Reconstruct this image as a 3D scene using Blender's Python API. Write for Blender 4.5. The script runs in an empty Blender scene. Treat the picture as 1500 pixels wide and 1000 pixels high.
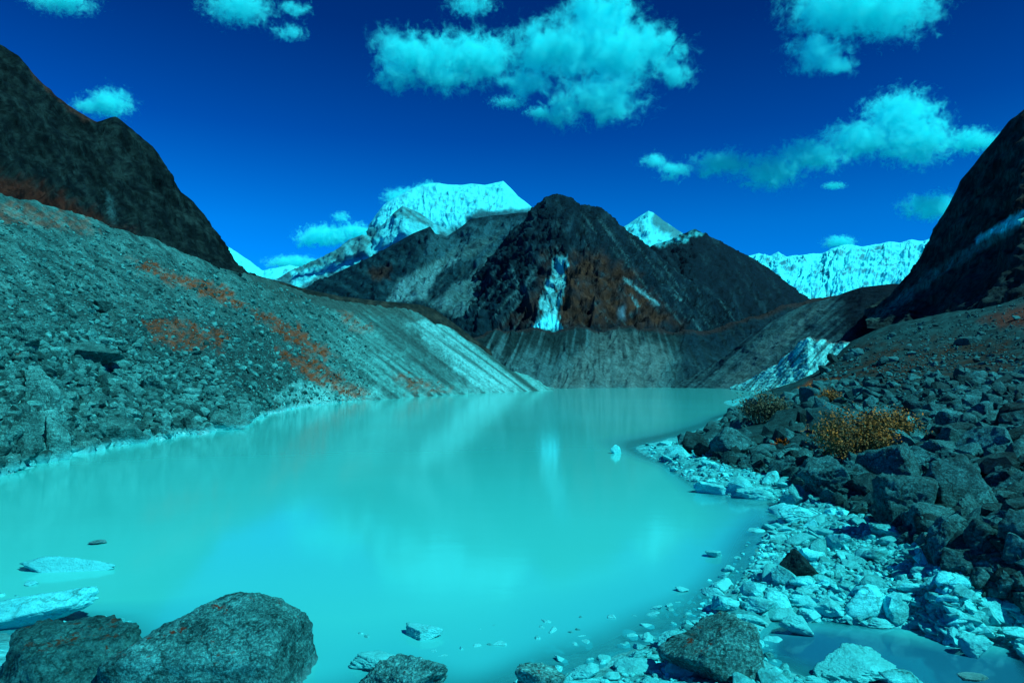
import bpy, bmesh, math, random
import numpy as np
from mathutils import Vector, Matrix
from mathutils.bvhtree import BVHTree

random.seed(7)
rng = np.random.default_rng(11)
scene = bpy.context.scene
R = math.radians

# ------------------------------------------------------------------ camera
EYE = 4.0
PITCH = math.atan(0.061)
cam_data = bpy.data.cameras.new("camera")
cam_data.lens = 24.0
cam_data.sensor_width = 36.0
cam_data.clip_start = 0.1
cam_data.clip_end = 60000.0
cam = bpy.data.objects.new("camera", cam_data)
cam.location = (0, 0, EYE)
cam.rotation_euler = (math.pi / 2 + PITCH, 0, 0)
scene.collection.objects.link(cam)
scene.camera = cam

# ------------------------------------------------------------------ world, sun, exposure
SUN = Vector((0.52, -0.36, 0.78)).normalized()
SUN_EL = math.asin(SUN.z)
SUN_AZ = math.atan2(SUN.x, SUN.y)
world = bpy.data.worlds.new("World")
scene.world = world
world.use_nodes = True
wn, wl = world.node_tree.nodes, world.node_tree.links
wn.clear()
sky = wn.new("ShaderNodeTexSky")
sky.sky_type = 'NISHITA'
sky.sun_disc = False
sky.sun_elevation = SUN_EL
sky.sun_rotation = SUN_AZ
sky.altitude = 4000
sky.air_density = 1.0
sky.dust_density = 0.0
sky.ozone_density = 3.0
tint = wn.new("ShaderNodeMix"); tint.data_type = 'RGBA'; tint.blend_type = 'MULTIPLY'
tint.inputs[0].default_value = 1.0
wtc = wn.new("ShaderNodeTexCoord"); wsep = wn.new("ShaderNodeSeparateXYZ"); wl.new(wtc.outputs["Generated"], wsep.inputs[0])
wramp = wn.new("ShaderNodeValToRGB")      # deep polarised blue overhead, paler towards the horizon
while len(wramp.color_ramp.elements) < 5: wramp.color_ramp.elements.new(0.5)
for e_, (p_, c_) in zip(wramp.color_ramp.elements, [(0.05, (0, 1.0, 2.1)), (0.22, (0, .86, 1.78)), (0.34, (0, .46, 1.28)), (0.47, (0, .26, .86)), (1.0, (0, .12, .45))]):
    e_.position = p_; e_.color = (*c_, 1)
wl.new(wsep.outputs["Z"], wramp.inputs[0])
wside = wn.new("ShaderNodeMapRange"); wside.inputs[1].default_value = -0.6; wside.inputs[2].default_value = 0.6; wside.inputs[3].default_value = 1.08; wside.inputs[4].default_value = 0.84
wl.new(wsep.outputs["X"], wside.inputs[0])
wmul = wn.new("ShaderNodeMix"); wmul.data_type = 'RGBA'; wmul.blend_type = 'MULTIPLY'; wmul.inputs[0].default_value = 1.0
wl.new(wramp.outputs[0], wmul.inputs[6]); wl.new(wside.outputs[0], wmul.inputs[7]); wl.new(wmul.outputs[2], tint.inputs[7])
bgn = wn.new("ShaderNodeBackground"); bgn.inputs[1].default_value = 0.084
wout = wn.new("ShaderNodeOutputWorld")
wl.new(sky.outputs[0], tint.inputs[6]); wl.new(tint.outputs[2], bgn.inputs[0]); wl.new(bgn.outputs[0], wout.inputs[0])

sun_data = bpy.data.lights.new("sun", 'SUN')
sun_data.energy = 4.8
sun_data.angle = R(0.53)
sun_data.color = (1.0, 0.97, 0.92)
sun = bpy.data.objects.new("sun", sun_data)
sun.rotation_euler = SUN.to_track_quat('Z', 'Y').to_euler()
sun.location = (0, 0, 200)
scene.collection.objects.link(sun)

scene.view_settings.view_transform = 'Standard'
scene.view_settings.look = 'None'
scene.view_settings.exposure = 0.25
scene.view_settings.gamma = 1.0
scene.view_settings.use_curve_mapping = False
scene.cycles.max_bounces = 20
scene.cycles.volume_bounces = 18
scene.cycles.diffuse_bounces = 3
scene.cycles.transparent_max_bounces = 12

# ------------------------------------------------------------------ projection helpers
CP, SP = math.cos(PITCH), math.sin(PITCH)

def ray(px, py):
    dx = (np.asarray(px, float) - 750) / 1000; dy = (500 - np.asarray(py, float)) / 1000
    return dx, CP - SP * dy, SP + CP * dy

def at(px, py, Y):
    """World point seen at photo pixel px, py at distance Y ahead."""
    x, y, z = ray(px, py)
    t = np.asarray(Y, float) / y
    return np.stack([x * t, y * t, EYE + z * t], -1)

def on_plane(px, py, z=0.0):
    x, y, zz = ray(px, py)
    t = (z - EYE) / zz
    return np.stack([x * t, y * t, np.full_like(t, z)], -1)

def proj(P):
    y, z = P[..., 1], P[..., 2] - EYE
    d = CP * y + SP * z
    return 750 + 1000 * P[..., 0] / d, 500 - 1000 * (CP * z - SP * y) / d

# ------------------------------------------------------------------ noise
_perm = np.random.default_rng(5).permutation(256)
_perm = np.concatenate([_perm, _perm, _perm])
_g = np.random.default_rng(6).normal(size=(256, 3)); _g /= np.linalg.norm(_g, axis=1)[:, None]

def perlin(p):
    p = np.asarray(p, float)
    i = np.floor(p).astype(int); f = p - i
    i &= 255
    u = f * f * f * (f * (f * 6 - 15) + 10)
    out = 0
    for a in (0, 1):
        wx = u[..., 0] if a else 1 - u[..., 0]
        for b in (0, 1):
            wy = u[..., 1] if b else 1 - u[..., 1]
            for c in (0, 1):
                wz = u[..., 2] if c else 1 - u[..., 2]
                h = _perm[_perm[_perm[(i[..., 0] + a) & 255] + ((i[..., 1] + b) & 255)] + ((i[..., 2] + c) & 255)]
                g = _g[h]
                d = g[..., 0] * (f[..., 0] - a) + g[..., 1] * (f[..., 1] - b) + g[..., 2] * (f[..., 2] - c)
                out = out + wx * wy * wz * d
    return out * 1.5

def fbm(p, octaves=5, gain=0.5):
    a, s, tot, q = 1.0, 0, 0, np.asarray(p, float)
    for k in range(octaves):
        s = s + a * perlin(q + 17.3 * k); tot += a
        q = q * 2.03; a *= gain
    return s / tot

def ridged(p, octaves=5, gain=0.5):
    a, s, tot, q, w = 1.0, 0, 0, np.asarray(p, float), 1.0
    for k in range(octaves):
        r = (1 - np.abs(perlin(q + 9.7 * k))) ** 2
        s = s + a * r * w; tot += a
        w = np.clip(r * 1.6, 0, 1)
        q = q * 2.07; a *= gain
    return s / tot

def sstep(a, b, x):
    t = np.clip((x - a) / (b - a), 0, 1)
    return t * t * (3 - 2 * t)

def in_poly(px, py, poly, soft=6.0, warp=0.0, seed=0.0):
    """Soft mask of a patch outlined by poly; its edge is frayed by noise."""
    if warp:
        q = np.stack([px / 14.0, py / 14.0, np.full_like(px, seed)], -1)
        px = px + warp * fbm(q, 4); py = py + warp * fbm(q + 31.7, 4)
    poly = np.asarray(poly, float)
    inside = np.zeros(px.shape, bool); dist = np.full(px.shape, 1e9)
    for (x0, y0), (x1, y1) in zip(poly, np.roll(poly, -1, 0)):
        c = ((y0 > py) != (y1 > py)) & (px < (x1 - x0) * (py - y0) / ((y1 - y0) if y1 != y0 else 1e-9) + x0)
        inside ^= c
        ex, ey = x1 - x0, y1 - y0
        t = np.clip(((px - x0) * ex + (py - y0) * ey) / (ex * ex + ey * ey + 1e-9), 0, 1)
        dist = np.minimum(dist, np.hypot(px - x0 - t * ex, py - y0 - t * ey))
    return sstep(-soft, soft, np.where(inside, dist, -dist))

def mixc(a, b, m):
    m = np.asarray(m)[..., None]
    return np.asarray(a) * (1 - m) + np.asarray(b) * m

# ------------------------------------------------------------------ mesh helpers
def grid_mesh(name, P, col=None, smooth=True, extra=None):
    nv, nu = P.shape[:2]
    idx = np.arange(nv * nu).reshape(nv, nu)
    q = np.stack([idx[:-1, :-1], idx[:-1, 1:], idx[1:, 1:], idx[1:, :-1]], -1).reshape(-1, 4)
    return raw_mesh(name, P.reshape(-1, 3), q, None if col is None else col.reshape(-1, 3), smooth, extra)

def raw_mesh(name, V, F, col=None, smooth=False, extra=None):
    me = bpy.data.meshes.new(name)
    n, k = len(F), F.shape[1]
    me.vertices.add(len(V)); me.loops.add(n * k); me.polygons.add(n)
    me.vertices.foreach_set("co", np.ascontiguousarray(V, dtype=np.float32).ravel())
    me.loops.foreach_set("vertex_index", np.ascontiguousarray(F, dtype=np.int32).ravel())
    me.polygons.foreach_set("loop_start", np.arange(0, n * k, k, dtype=np.int32))
    me.polygons.foreach_set("use_smooth", np.full(n, smooth, dtype=bool))
    if col is not None:
        a = me.attributes.new("tone", 'FLOAT_COLOR', 'POINT')
        a.data.foreach_set("color", np.concatenate([col, np.ones((len(V), 1))], 1).astype(np.float32).ravel())
    for key, val in (extra or {}).items():
        a = me.attributes.new(key, 'FLOAT', 'POINT')
        a.data.foreach_set("value", np.asarray(val, dtype=np.float32).ravel())
    me.update(calc_edges=True)
    return me

def link(name, me, mat=None, parent=None, label=None, cat=None, group=None, kind=None):
    o = bpy.data.objects.new(name, me)
    scene.collection.objects.link(o)
    if mat is not None and not me.materials:
        me.materials.append(mat)
    if parent is not None:
        o.parent = parent
    for key, val in (("label", label), ("category", cat), ("group", group), ("kind", kind)):
        if val:
            o[key] = val
    return o

def normals_of(P):
    du = np.gradient(P, axis=1); dv = np.gradient(P, axis=0)
    n = np.cross(du, dv)
    n /= np.linalg.norm(n, axis=-1, keepdims=True) + 1e-12
    return n * np.where(n[..., 2:3] < 0, -1, 1)

def line(knots, n, lo=None, hi=None):
    """Resample knots (px, py, Y) to n world points evenly in px."""
    k = np.asarray(knots, float)
    x = np.linspace(k[0, 0] if lo is None else lo, k[-1, 0] if hi is None else hi, n)
    return at(x, np.interp(x, k[:, 0], k[:, 1]), np.exp(np.interp(x, k[:, 0], np.log(k[:, 2]))))

def loft(lines, nv_each):
    """Catmull-Rom surface through world lines of equal length, given from the bottom up."""
    L = [np.asarray(l) for l in lines]
    rows = []
    for i in range(len(L) - 1):
        p0, p1, p2, p3 = L[max(i - 1, 0)], L[i], L[i + 1], L[min(i + 2, len(L) - 1)]
        n = nv_each[i]
        for t in np.linspace(0, 1, n, endpoint=(i == len(L) - 2)):
            rows.append(0.5 * (2 * p1 + (p2 - p0) * t * 0.6 + (2 * p0 * 0.3 - 5 * p1 + 0.0) * 0 + 0) * 0 + p1 + (p2 - p1) * (t * t * (3 - 2 * t) * 0.35 + t * 0.65))
    return np.stack(rows)

# ------------------------------------------------------------------ materials
def new_mat(name):
    m = bpy.data.materials.new(name); m.use_nodes = True
    m.node_tree.nodes.clear()
    return m, m.node_tree.nodes, m.node_tree.links

def principled(N, L, rough=0.9, spec=0.2):
    b = N.new("ShaderNodeBsdfPrincipled"); b.inputs["Roughness"].default_value = rough
    b.inputs["Specular IOR Level"].default_value = spec
    b.inputs["Specular Tint"].default_value = (0.05, 0.8, 1.0, 1)
    o = N.new("ShaderNodeOutputMaterial"); L.new(b.outputs[0], o.inputs[0])
    return b

def noise(N, L, vec, scale, detail=8, rough=0.6, kind='FBM'):
    n = N.new("ShaderNodeTexNoise"); n.noise_dimensions = '3D'
    n.inputs["Scale"].default_value = scale; n.inputs["Detail"].default_value = detail; n.inputs["Roughness"].default_value = rough
    L.new(vec, n.inputs["Vector"])
    return n.outputs[0]

def ramp(N, L, fac, stops):
    r = N.new("ShaderNodeValToRGB")
    e = r.color_ramp.elements
    while len(e) < len(stops): e.new(0.5)
    for el, (p, c) in zip(e, stops):
        el.position = p; el.color = (*c, 1) if len(c) == 3 else c
    L.new(fac, r.inputs[0])
    return r.outputs[0]

def mix(N, L, fac, a, b, mode='MIX'):
    m = N.new("ShaderNodeMix"); m.data_type = 'RGBA'; m.blend_type = mode
    for sock, v in ((m.inputs[0], fac), (m.inputs[6], a), (m.inputs[7], b)):
        if isinstance(v, bpy.types.NodeSocket): L.new(v, sock)
        elif isinstance(v, tuple): sock.default_value = (*v, 1)
        else: sock.default_value = v
    return m.outputs[2]

def bump(N, L, h, strength, dist):
    b = N.new("ShaderNodeBump"); b.inputs["Strength"].default_value = strength; b.inputs["Distance"].default_value = dist
    L.new(h, b.inputs["Height"])
    return b.outputs[0]

def grey(v): return (v, v, v)

def terrain_mat(name, scales, strength=0.6, contrast=0.6, rough=0.95, stretch=None):
    """Vertex-painted ground colour, broken up by noise at several world scales (metres)."""
    m, N, L = new_mat(name)
    b = principled(N, L, rough, 0.1)
    g = N.new("ShaderNodeNewGeometry").outputs["Position"]
    if stretch:      # cracks and facets run down the face
        mp = N.new("ShaderNodeMapping"); mp.inputs["Scale"].default_value = stretch; mp.inputs["Rotation"].default_value = (0.12, 0.22, 0.0)
        L.new(g, mp.inputs["Vector"]); g = mp.outputs[0]
    a = N.new("ShaderNodeAttribute"); a.attribute_name = "tone"
    c = a.outputs["Color"]
    hsum = None
    for s in scales:
        h = noise(N, L, g, 1.0 / s, 9, 0.65)
        k = ramp(N, L, h, [(0.30, grey(1 - contrast)), (0.5, grey(1.0)), (0.72, grey(1 + contrast * 0.9))])
        c = mix(N, L, 1.0, c, k, 'MULTIPLY')
        hsum = h if hsum is None else hsum
    L.new(c, b.inputs["Base Color"])
    L.new(bump(N, L, hsum, strength, scales[0] * 0.5), b.inputs["Normal"])
    return m

def rock_mat(name, dark, mid, light, lichen=None, lichen_amt=0.0, silt=None, scale=1.0, attr=False, coat_lo=0.0, coat_hi=0.5, spread=0.65):
    """Speckled, streaked stone; optional orange lichen on the upper faces and a pale silt coat up to a waterline (world height)."""
    m, N, L = new_mat(name)
    b = principled(N, L, 0.85, 0.25)
    tc = N.new("ShaderNodeTexCoord").outputs["Object"]
    geo = N.new("ShaderNodeNewGeometry")
    oi = N.new("ShaderNodeObjectInfo")
    if attr:
        vec = geo.outputs["Position"]
        a = N.new("ShaderNodeAttribute"); a.attribute_name = "rnd"; rnd = a.outputs["Fac"]
    else:
        vec = geo.outputs["Position"]
        rnd = oi.outputs["Random"]
    big = noise(N, L, vec, 1.3 * scale, 6, 0.6)
    fine = noise(N, L, vec, 16 * scale, 5, 0.75)
    mp = N.new("ShaderNodeMapping"); mp.inputs["Rotation"].default_value = (0.5, 0.35, 0.6); mp.inputs["Scale"].default_value = (1.2, 1.4, 4)
    L.new(vec, mp.inputs["Vector"])
    streak = noise(N, L, mp.outputs[0], 1.9 * scale, 7, 0.75)
    c = ramp(N, L, fine, [(0.38, dark), (0.5, mid), (0.62, light)])
    c2 = ramp(N, L, streak, [(0.38, dark), (0.52, mid), (0.66, light)])
    c = mix(N, L, 0.45, c, c2)
    k = ramp(N, L, big, [(0.32, grey(0.55)), (0.66, grey(1.35))])
    c = mix(N, L, 1.0, c, k, 'MULTIPLY')
    if not attr:
        ck = noise(N, L, vec, 0.9 * scale, 5, 0.55)
        c = mix(N, L, 1.0, c, ramp(N, L, ck, [(0.480, grey(1)), (0.498, grey(.35)), (0.502, grey(.35)), (0.520, grey(1))]), 'MULTIPLY')
    kr = ramp(N, L, rnd, [(0.0, grey(1 - spread)), (0.5, grey(1.0)), (1.0, grey(1 + spread * 1.3))])
    c = mix(N, L, 1.0, c, kr, 'MULTIPLY')
    if lichen is not None:
        ln = noise(N, L, vec, 2.2 * scale, 7, 0.7)
        sep = N.new("ShaderNodeSeparateXYZ"); L.new(geo.outputs["Normal"], sep.inputs[0])
        ad = N.new("ShaderNodeMath"); ad.operation = 'MULTIPLY_ADD'; ad.inputs[1].default_value = 0.16; L.new(sep.outputs["Z"], ad.inputs[0]); L.new(ln, ad.inputs[2])
        lm = ramp(N, L, ad.outputs[0], [(0.74 - lichen_amt, grey(0)), (0.80 - lichen_amt, grey(1))])
        c = mix(N, L, lm, c, lichen)
    if silt is not None:
        sp = N.new("ShaderNodeSeparateXYZ"); L.new(vec, sp.inputs[0])
        sn = noise(N, L, vec, 2.4, 6, 0.6)
        ad = N.new("ShaderNodeMath"); ad.operation = 'MULTIPLY_ADD'; ad.inputs[1].default_value = 0.8; L.new(sn, ad.inputs[0]); L.new(sp.outputs["Z"], ad.inputs[2])
        mr = N.new("ShaderNodeMapRange"); mr.inputs[1].default_value = coat_lo + 0.4; mr.inputs[2].default_value = coat_hi + 0.4
        mr.inputs[3].default_value = 1; mr.inputs[4].default_value = 0; L.new(ad.outputs[0], mr.inputs[0])
        c = mix(N, L, mr.outputs[0], c, silt)
    L.new(c, b.inputs["Base Color"])
    hb = N.new("ShaderNodeMath"); hb.operation = 'ADD'; L.new(fine, hb.inputs[0]); L.new(streak, hb.inputs[1])
    L.new(bump(N, L, hb.outputs[0], 0.8, 0.09 / scale), b.inputs["Normal"])
    return m

ORANGE = (0.09, 0.034, 0.006)
M_far = terrain_mat("mountain_ground", [70, 16], 0.5, 0.32)
M_cliff = terrain_mat("cliff_rock", [9, 2.2], 1.0, 0.8, 0.95, (1, 1, .32))
M_peak = terrain_mat("peak_rock", [34, 9], 1.0, 0.6, 0.95, (1, 1, .36))
M_snow = terrain_mat("mountain_snow", [140, 30], 0.35, 0.12, 0.7)
M_mid = terrain_mat("hillside_ground", [12, 2.0], 0.7, 0.55)
M_scree = terrain_mat("scree_ground", [1.2, 0.25], 0.9, 0.6)
M_shore = terrain_mat("shore_ground", [0.9, 0.12], 0.8, 0.4)
M_rock_left = rock_mat("scree_rock", (.002, .034, .038), (.011, .125, .128), (.030, .34, .34), ORANGE, -0.12, (.03, .52, .57), 1.0, coat_lo=0.0, coat_hi=0.5)
M_rock_dark = rock_mat("dark_rock", (.001, .020, .024), (.005, .075, .085), (.014, .22, .24), ORANGE, -0.06, (.05, .50, .54), 1.3, coat_lo=-0.15, coat_hi=0.25)
M_rock_pale = rock_mat("pale_rock", (.010, .30, .34), (.022, .60, .66), (.04, .82, .88), None, 0, (.03, .66, .72), 1.6, coat_lo=-0.1, coat_hi=0.6, spread=0.35)
M_rock_lichen = rock_mat("lichen_rock", (.002, .030, .036), (.009, .135, .145), (.034, .50, .51), (.042, .020, .005), 0.015, (.05, .48, .52), 1.8, coat_lo=-0.3, coat_hi=0.15)
M_rock_moss = rock_mat("mossy_rock", (.003, .06, .07), (.014, .25, .27), (.035, .58, .60), (.022, .024, .010), 0.03, (.05, .5, .55), 1.6, coat_lo=-0.3, coat_hi=0.2)
M_stuff_left = rock_mat("scree_rock_small", (.002, .042, .046), (.011, .14, .144), (.032, .38, .38), None, 0, (.03, .55, .6), 1.0, True, 0.0, 0.5)
M_stuff_dark = rock_mat("dark_rock_small", (.001, .020, .024), (.005, .08, .09), (.014, .22, .24), attr=True)
M_stuff_pale = rock_mat("pale_rock_small", (.010, .30, .34), (.024, .62, .68), (.04, .84, .90), attr=True, spread=0.4)

# ------------------------------------------------------------------ ground sheet
gm = bpy.data.meshes.new("valley_ground")
bm = bmesh.new()
bmesh.ops.create_circle(bm, cap_ends=True, segments=96, radius=24000)
bm.to_mesh(gm); bm.free()
gm.attributes.new("tone", 'FLOAT_COLOR', 'POINT').data.foreach_set("color", np.tile([.01, .06, .07, 1], 96).astype(np.float32))
go = link("valley_ground", gm, M_far, kind="structure"); go.location.z = -6

# ------------------------------------------------------------------ mountains
DARK = np.array([.0006, .013, .023]); SCREE = np.array([.013, .105, .122]); SNOW = np.array([.03, .72, .84]); BROWN = np.array([.017, .020, .013])

def mountain(name, skyline, base, mids=(), n_u=420, n_v=150, amp=0.03, feat=0.25, flute=0.0, flute_n=40, tilt=0.0, paint=None, mat=None, label=None, seed=0.0, sky_noise=0.35, back=1.35, back_z=-6.0, thin=0.0):
    """A real hill: front slope lofted base -> mids -> crest, then its far side down to the valley floor.
    amp, feat: relief and feature size as fractions of the mountain's own height and width."""
    lo, hi = min(skyline[0][0], base[0][0]), max(skyline[-1][0], base[-1][0])
    S = line(skyline, n_u, lo, hi); B = line(base, n_u, lo, hi)
    rows = [B] + [line(m, n_u, lo, hi) for m in mids] + [S]
    nf = len(rows) - 1
    back1 = S.copy(); back1[:, :2] *= 1 + (back - 1) * 0.35; back1[:, 2] = S[:, 2] * 0.62 + back_z * 0.38
    back2 = S.copy(); back2[:, :2] *= back; back2[:, 2] = back_z
    P = loft(rows + [back1, back2], [n_v // nf] * nf + [max(n_v // 8, 8)] * 2)
    height = float(np.median(S[:, 2] - B[:, 2])) + 1e-6
    height = max(height, float((S[:, 2] - B[:, 2]).max()) * 0.6)
    nrm = normals_of(P)
    nvf = n_v // nf * nf
    v = np.arange(len(P))[:, None] / nvf
    u = np.linspace(0, 1, n_u)[None, :]
    fs = height * feat
    q = P / fs + seed
    d = (ridged(q, 6, 0.55) - 0.45) * 1.6 + 0.5 * fbm(q * 3.1, 4)
    w = np.where(v < 1, sstep(0.0, 0.10, v) * (sky_noise + (1 - sky_noise) * sstep(1.0, 0.85, v)), sky_noise * .6)
    if flute:
        ub, vb = np.broadcast_to((u + tilt * (v - .5)) * flute_n, P.shape[:2]), np.broadcast_to(v, P.shape[:2])
        wob = 0.9 * fbm(np.stack([ub * .45, vb * 3.0, np.full(ub.shape, seed + 4)], -1), 3)
        fq = np.stack([ub + wob, vb * 2.6, np.full(ub.shape, seed)], -1)
        d = d * .75 + flute * (ridged(fq, 5, 0.6) - 0.5) * (.45 + .55 * sstep(-.4, .4, fbm(fq * .35 + 8, 3)))
    disp = d * amp * height * w
    P = P + nrm * disp[..., None]
    px, py = proj(P)
    px[nvf + 1:] = px[nvf]; py[nvf + 1:] = py[nvf]      # the far side keeps the colours of its crest
    n2 = normals_of(P)
    col = paint(P, px, py, np.broadcast_to(v, px.shape), n2, d) if paint else np.broadcast_to(DARK, P.shape)
    me = grid_mesh(name, P, np.ascontiguousarray(col), smooth=True)
    o = link(name, me, mat or M_far, kind="structure")
    if label: o["label"] = label
    return o

def q3(px, py, sx, sy=None, seed=0.0):
    return np.stack([px / sx, py / (sy or sx), np.full_like(px, seed)], -1)

def paint_snow(P, px, py, v, n, d):
    rock = sstep(0.15, 0.5, fbm(q3(px, py, 22, 14, 2.0), 5) + (0.55 - n[..., 2]) * 0.9)
    return mixc(SNOW, np.array([.02, .20, .25]), rock * 0.85)

def paint_massif(P, px, py, v, n, d):
    low = sstep(318, 345, py + 10 * fbm(q3(px, py, 25), 3))
    rock = sstep(-0.05, 0.35, fbm(q3(px, py, 13, 8, 4.0), 6, .65) + .45 * fbm(q3(px, py, 3.5, 5, 5.0), 3))
    bare = in_poly(px, py, [(630, 300), (700, 275), (735, 300), (720, 312), (660, 320)], 10, 14)
    c = mixc(SNOW, np.array([.02, .26, .31]), np.clip(rock * (0.36 + 0.7 * bare), 0, 1))
    dome = in_poly(px, py, [(680, 318), (700, 310), (740, 308), (790, 306), (790, 360), (680, 360)], 4, 8)
    c = mixc(c, np.array([.006, .085, .115]), np.clip(np.maximum(low, dome), 0, 1))
    return c

def paint_spur(P, px, py, v, n, d):
    c = mixc(np.array([.012, .13, .155]), np.array([.02, .34, .40]), sstep(-0.1, 0.35, fbm(q3(px - py, py, 14, 14, 3.0), 5)))
    snow = in_poly(px, py, [(535, 378), (552, 340), (580, 312), (615, 330), (640, 330), (640, 345), (600, 350), (560, 370)], 5, 12)
    stripe = in_poly(px, py, [(425, 400), (470, 388), (530, 378), (560, 372), (550, 380), (470, 402), (430, 424)], 3, 6)
    return mixc(c, SNOW * 0.8, np.clip(np.maximum(snow * 0.75, stripe * 0.9), 0, 1))

def paint_left(P, px, py, v, n, d):
    c = mixc(DARK, np.array([.003, .042, .058]), sstep(-0.2, 0.4, fbm(q3(px + py * .7, py - px * .5, 40, 9, 1.0), 5)))
    c = mixc(c, np.array([.006, .075, .10]), in_poly(px, py, [(625, 345), (700, 325), (780, 318), (740, 360), (700, 390), (620, 380)], 12, 20) * 0.9)
    for k, poly in enumerate([[(566, 442), (585, 410), (640, 382), (690, 368), (640, 402), (622, 440)], [(630, 445), (660, 420), (705, 398), (700, 470), (690, 480), (660, 462)], [(690, 400), (720, 372), (735, 378), (700, 420)], [(655, 372), (700, 350), (730, 345), (690, 380)]]):
        c = mixc(c, SCREE * (1.7, 1.25, .9, .8)[k], in_poly(px, py, poly, 4, 8, k) * sstep(-0.75, 0.0, fbm(q3(px + py, py - px, 9, 40, k), 4)))
    c = mixc(c, SCREE * .8, sstep(.05, .4, fbm(q3(px + .9 * py, py - .9 * px, 9, 60, 5.), 4)) * in_poly(px, py, [(600, 440), (640, 350), (760, 320), (760, 470), (690, 490)], 14) * .7)
    return mixc(c, BROWN * 0.8, in_poly(px, py, [(540, 395), (575, 390), (570, 405), (545, 408)], 5, 12) * 0.8)

def paint_peak(P, px, py, v, n, d):
    c = mixc(DARK * 0.9, np.array([.003, .032, .046]), sstep(-0.1, 0.45, fbm(q3(px, py, 14, 22, 8.0), 5)))
    c = mixc(c, SCREE * .9, sstep(.10, .38, fbm(q3(px - .75 * (py - 300) * np.sign(px - 815), py, 5.5, 60, 3.), 4)) * sstep(300, 340, py) * .8)
    br = in_poly(px, py, [(800, 380), (870, 372), (915, 390), (960, 440), (1000, 480), (830, 482), (795, 440)], 16, 26)
    br = np.maximum(br, in_poly(px, py, [(735, 478), (790, 420), (795, 475)], 10, 18) * 0.7)
    c = mixc(c, BROWN * 1.1, br * sstep(-0.6, 0.25, fbm(q3(px, py, 17, 11, 1.0), 5)))
    wf = in_poly(px, py, [(812, 376), (831, 376), (826, 430), (815, 470), (786, 470), (789, 440), (800, 415)], 2.5, 10)
    c = mixc(c, np.array([.03, .42, .48]), wf * sstep(-0.35, 0.08, fbm(q3(px, py, 5, 16, 6.0), 4)))
    c = mixc(c, SNOW, in_poly(px, py, [(801, 460), (812, 463), (826, 484), (777, 482), (789, 470)], 1.5, 2))
    for poly in ([(912, 408), (918, 408), (968, 446), (962, 447)], [(922, 432), (938, 448), (934, 450)], [(985, 430), (1000, 440), (996, 442)]):
        c = mixc(c, SCREE * 2.2, in_poly(px, py, poly, 1.5, 3))
    c = mixc(c, np.array([.02, .12, .17]), in_poly(px, py, [(905, 450), (915, 446), (916, 468), (906, 470)], 3, 6) * .8)
    for poly in ([(748, 395), (752, 395), (762, 420), (758, 424)], [(783, 405), (787, 407), (745, 440), (742, 438)]):
        c = mixc(c, SCREE, in_poly(px, py, poly, 2, 4))
    return c

def paint_right_far(P, px, py, v, n, d):
    c = mixc(DARK * .8, np.array([.003, .032, .045]), sstep(0.0, 0.5, fbm(q3(px - py * .6, py + px * .3, 10, 40, 8.0), 5)))
    s = in_poly(px, py, [(1005, 342), (1018, 335), (1030, 342), (1010, 350), (960, 362), (940, 352), (960, 345)], 3, 8)
    return mixc(c, SNOW * .55, s * sstep(-.3, .2, fbm(q3(px, py, 8), 4)))

def paint_pyramid(P, px, py, v, n, d):
    c = mixc(SNOW * 0.9, np.array([.012, .17, .21]), in_poly(px, py, [(952, 306), (975, 320), (1010, 345), (985, 350), (958, 335)], 5, 16) * .95)
    return mixc(c, np.array([.02, .24, .28]), sstep(.0, .4, fbm(q3(px, py, 9, 7, 1.), 5)) * sstep(308, 345, py))

mountain("snow_mountain", [(540, 330, 7000), (562, 300, 7000), (600, 277, 7000), (620, 271, 7000), (640, 268, 7000), (655, 270, 7000), (677, 271, 7000), (690, 269, 7000), (710, 271, 7000), (737, 265, 7000), (748, 276, 7000), (760, 288, 7000), (781, 305, 7000), (830, 340, 7000)],
         [(540, 420, 4600), (830, 420, 4600)], mids=[[(540, 372, 5900), (640, 336, 6000), (700, 328, 5900), (830, 360, 6000)]], n_u=320, n_v=160, amp=0.045, feat=0.22, flute=.7, flute_n=18, paint=paint_massif, mat=M_snow, seed=3.1, sky_noise=.2, label="snow capped massif above the head of the valley")
mountain("ridge_mountain", [(400, 412, 5200), (430, 396, 5200), (460, 382, 5200), (490, 368, 5200), (512, 352, 5200), (530, 344, 5200), (545, 348, 5200), (560, 330, 5100), (575, 313, 5100), (590, 301, 5000), (600, 306, 5000), (615, 312, 5000), (640, 330, 5000), (690, 350, 5000)],
         [(400, 440, 3700), (690, 440, 3700)], n_u=260, n_v=100, amp=0.07, feat=0.25, flute=.6, flute_n=16, tilt=-.4, paint=paint_spur, mat=M_far, seed=1.2, sky_noise=.3, label="grey rocky spur dusted with snow")
mountain("glacier_mountain", [(250, 300, 8500), (330, 360, 8500), (345, 368, 8500), (362, 380, 8500), (385, 396, 8500), (400, 393, 8400), (425, 388, 8400), (470, 400, 8400)], [(250, 440, 6800), (470, 440, 6800)], n_u=160, n_v=60, amp=.05, feat=.25, paint=paint_snow, mat=M_snow, seed=7.7, label="small snow slope seen in the gap beside the left cliff")
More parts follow.
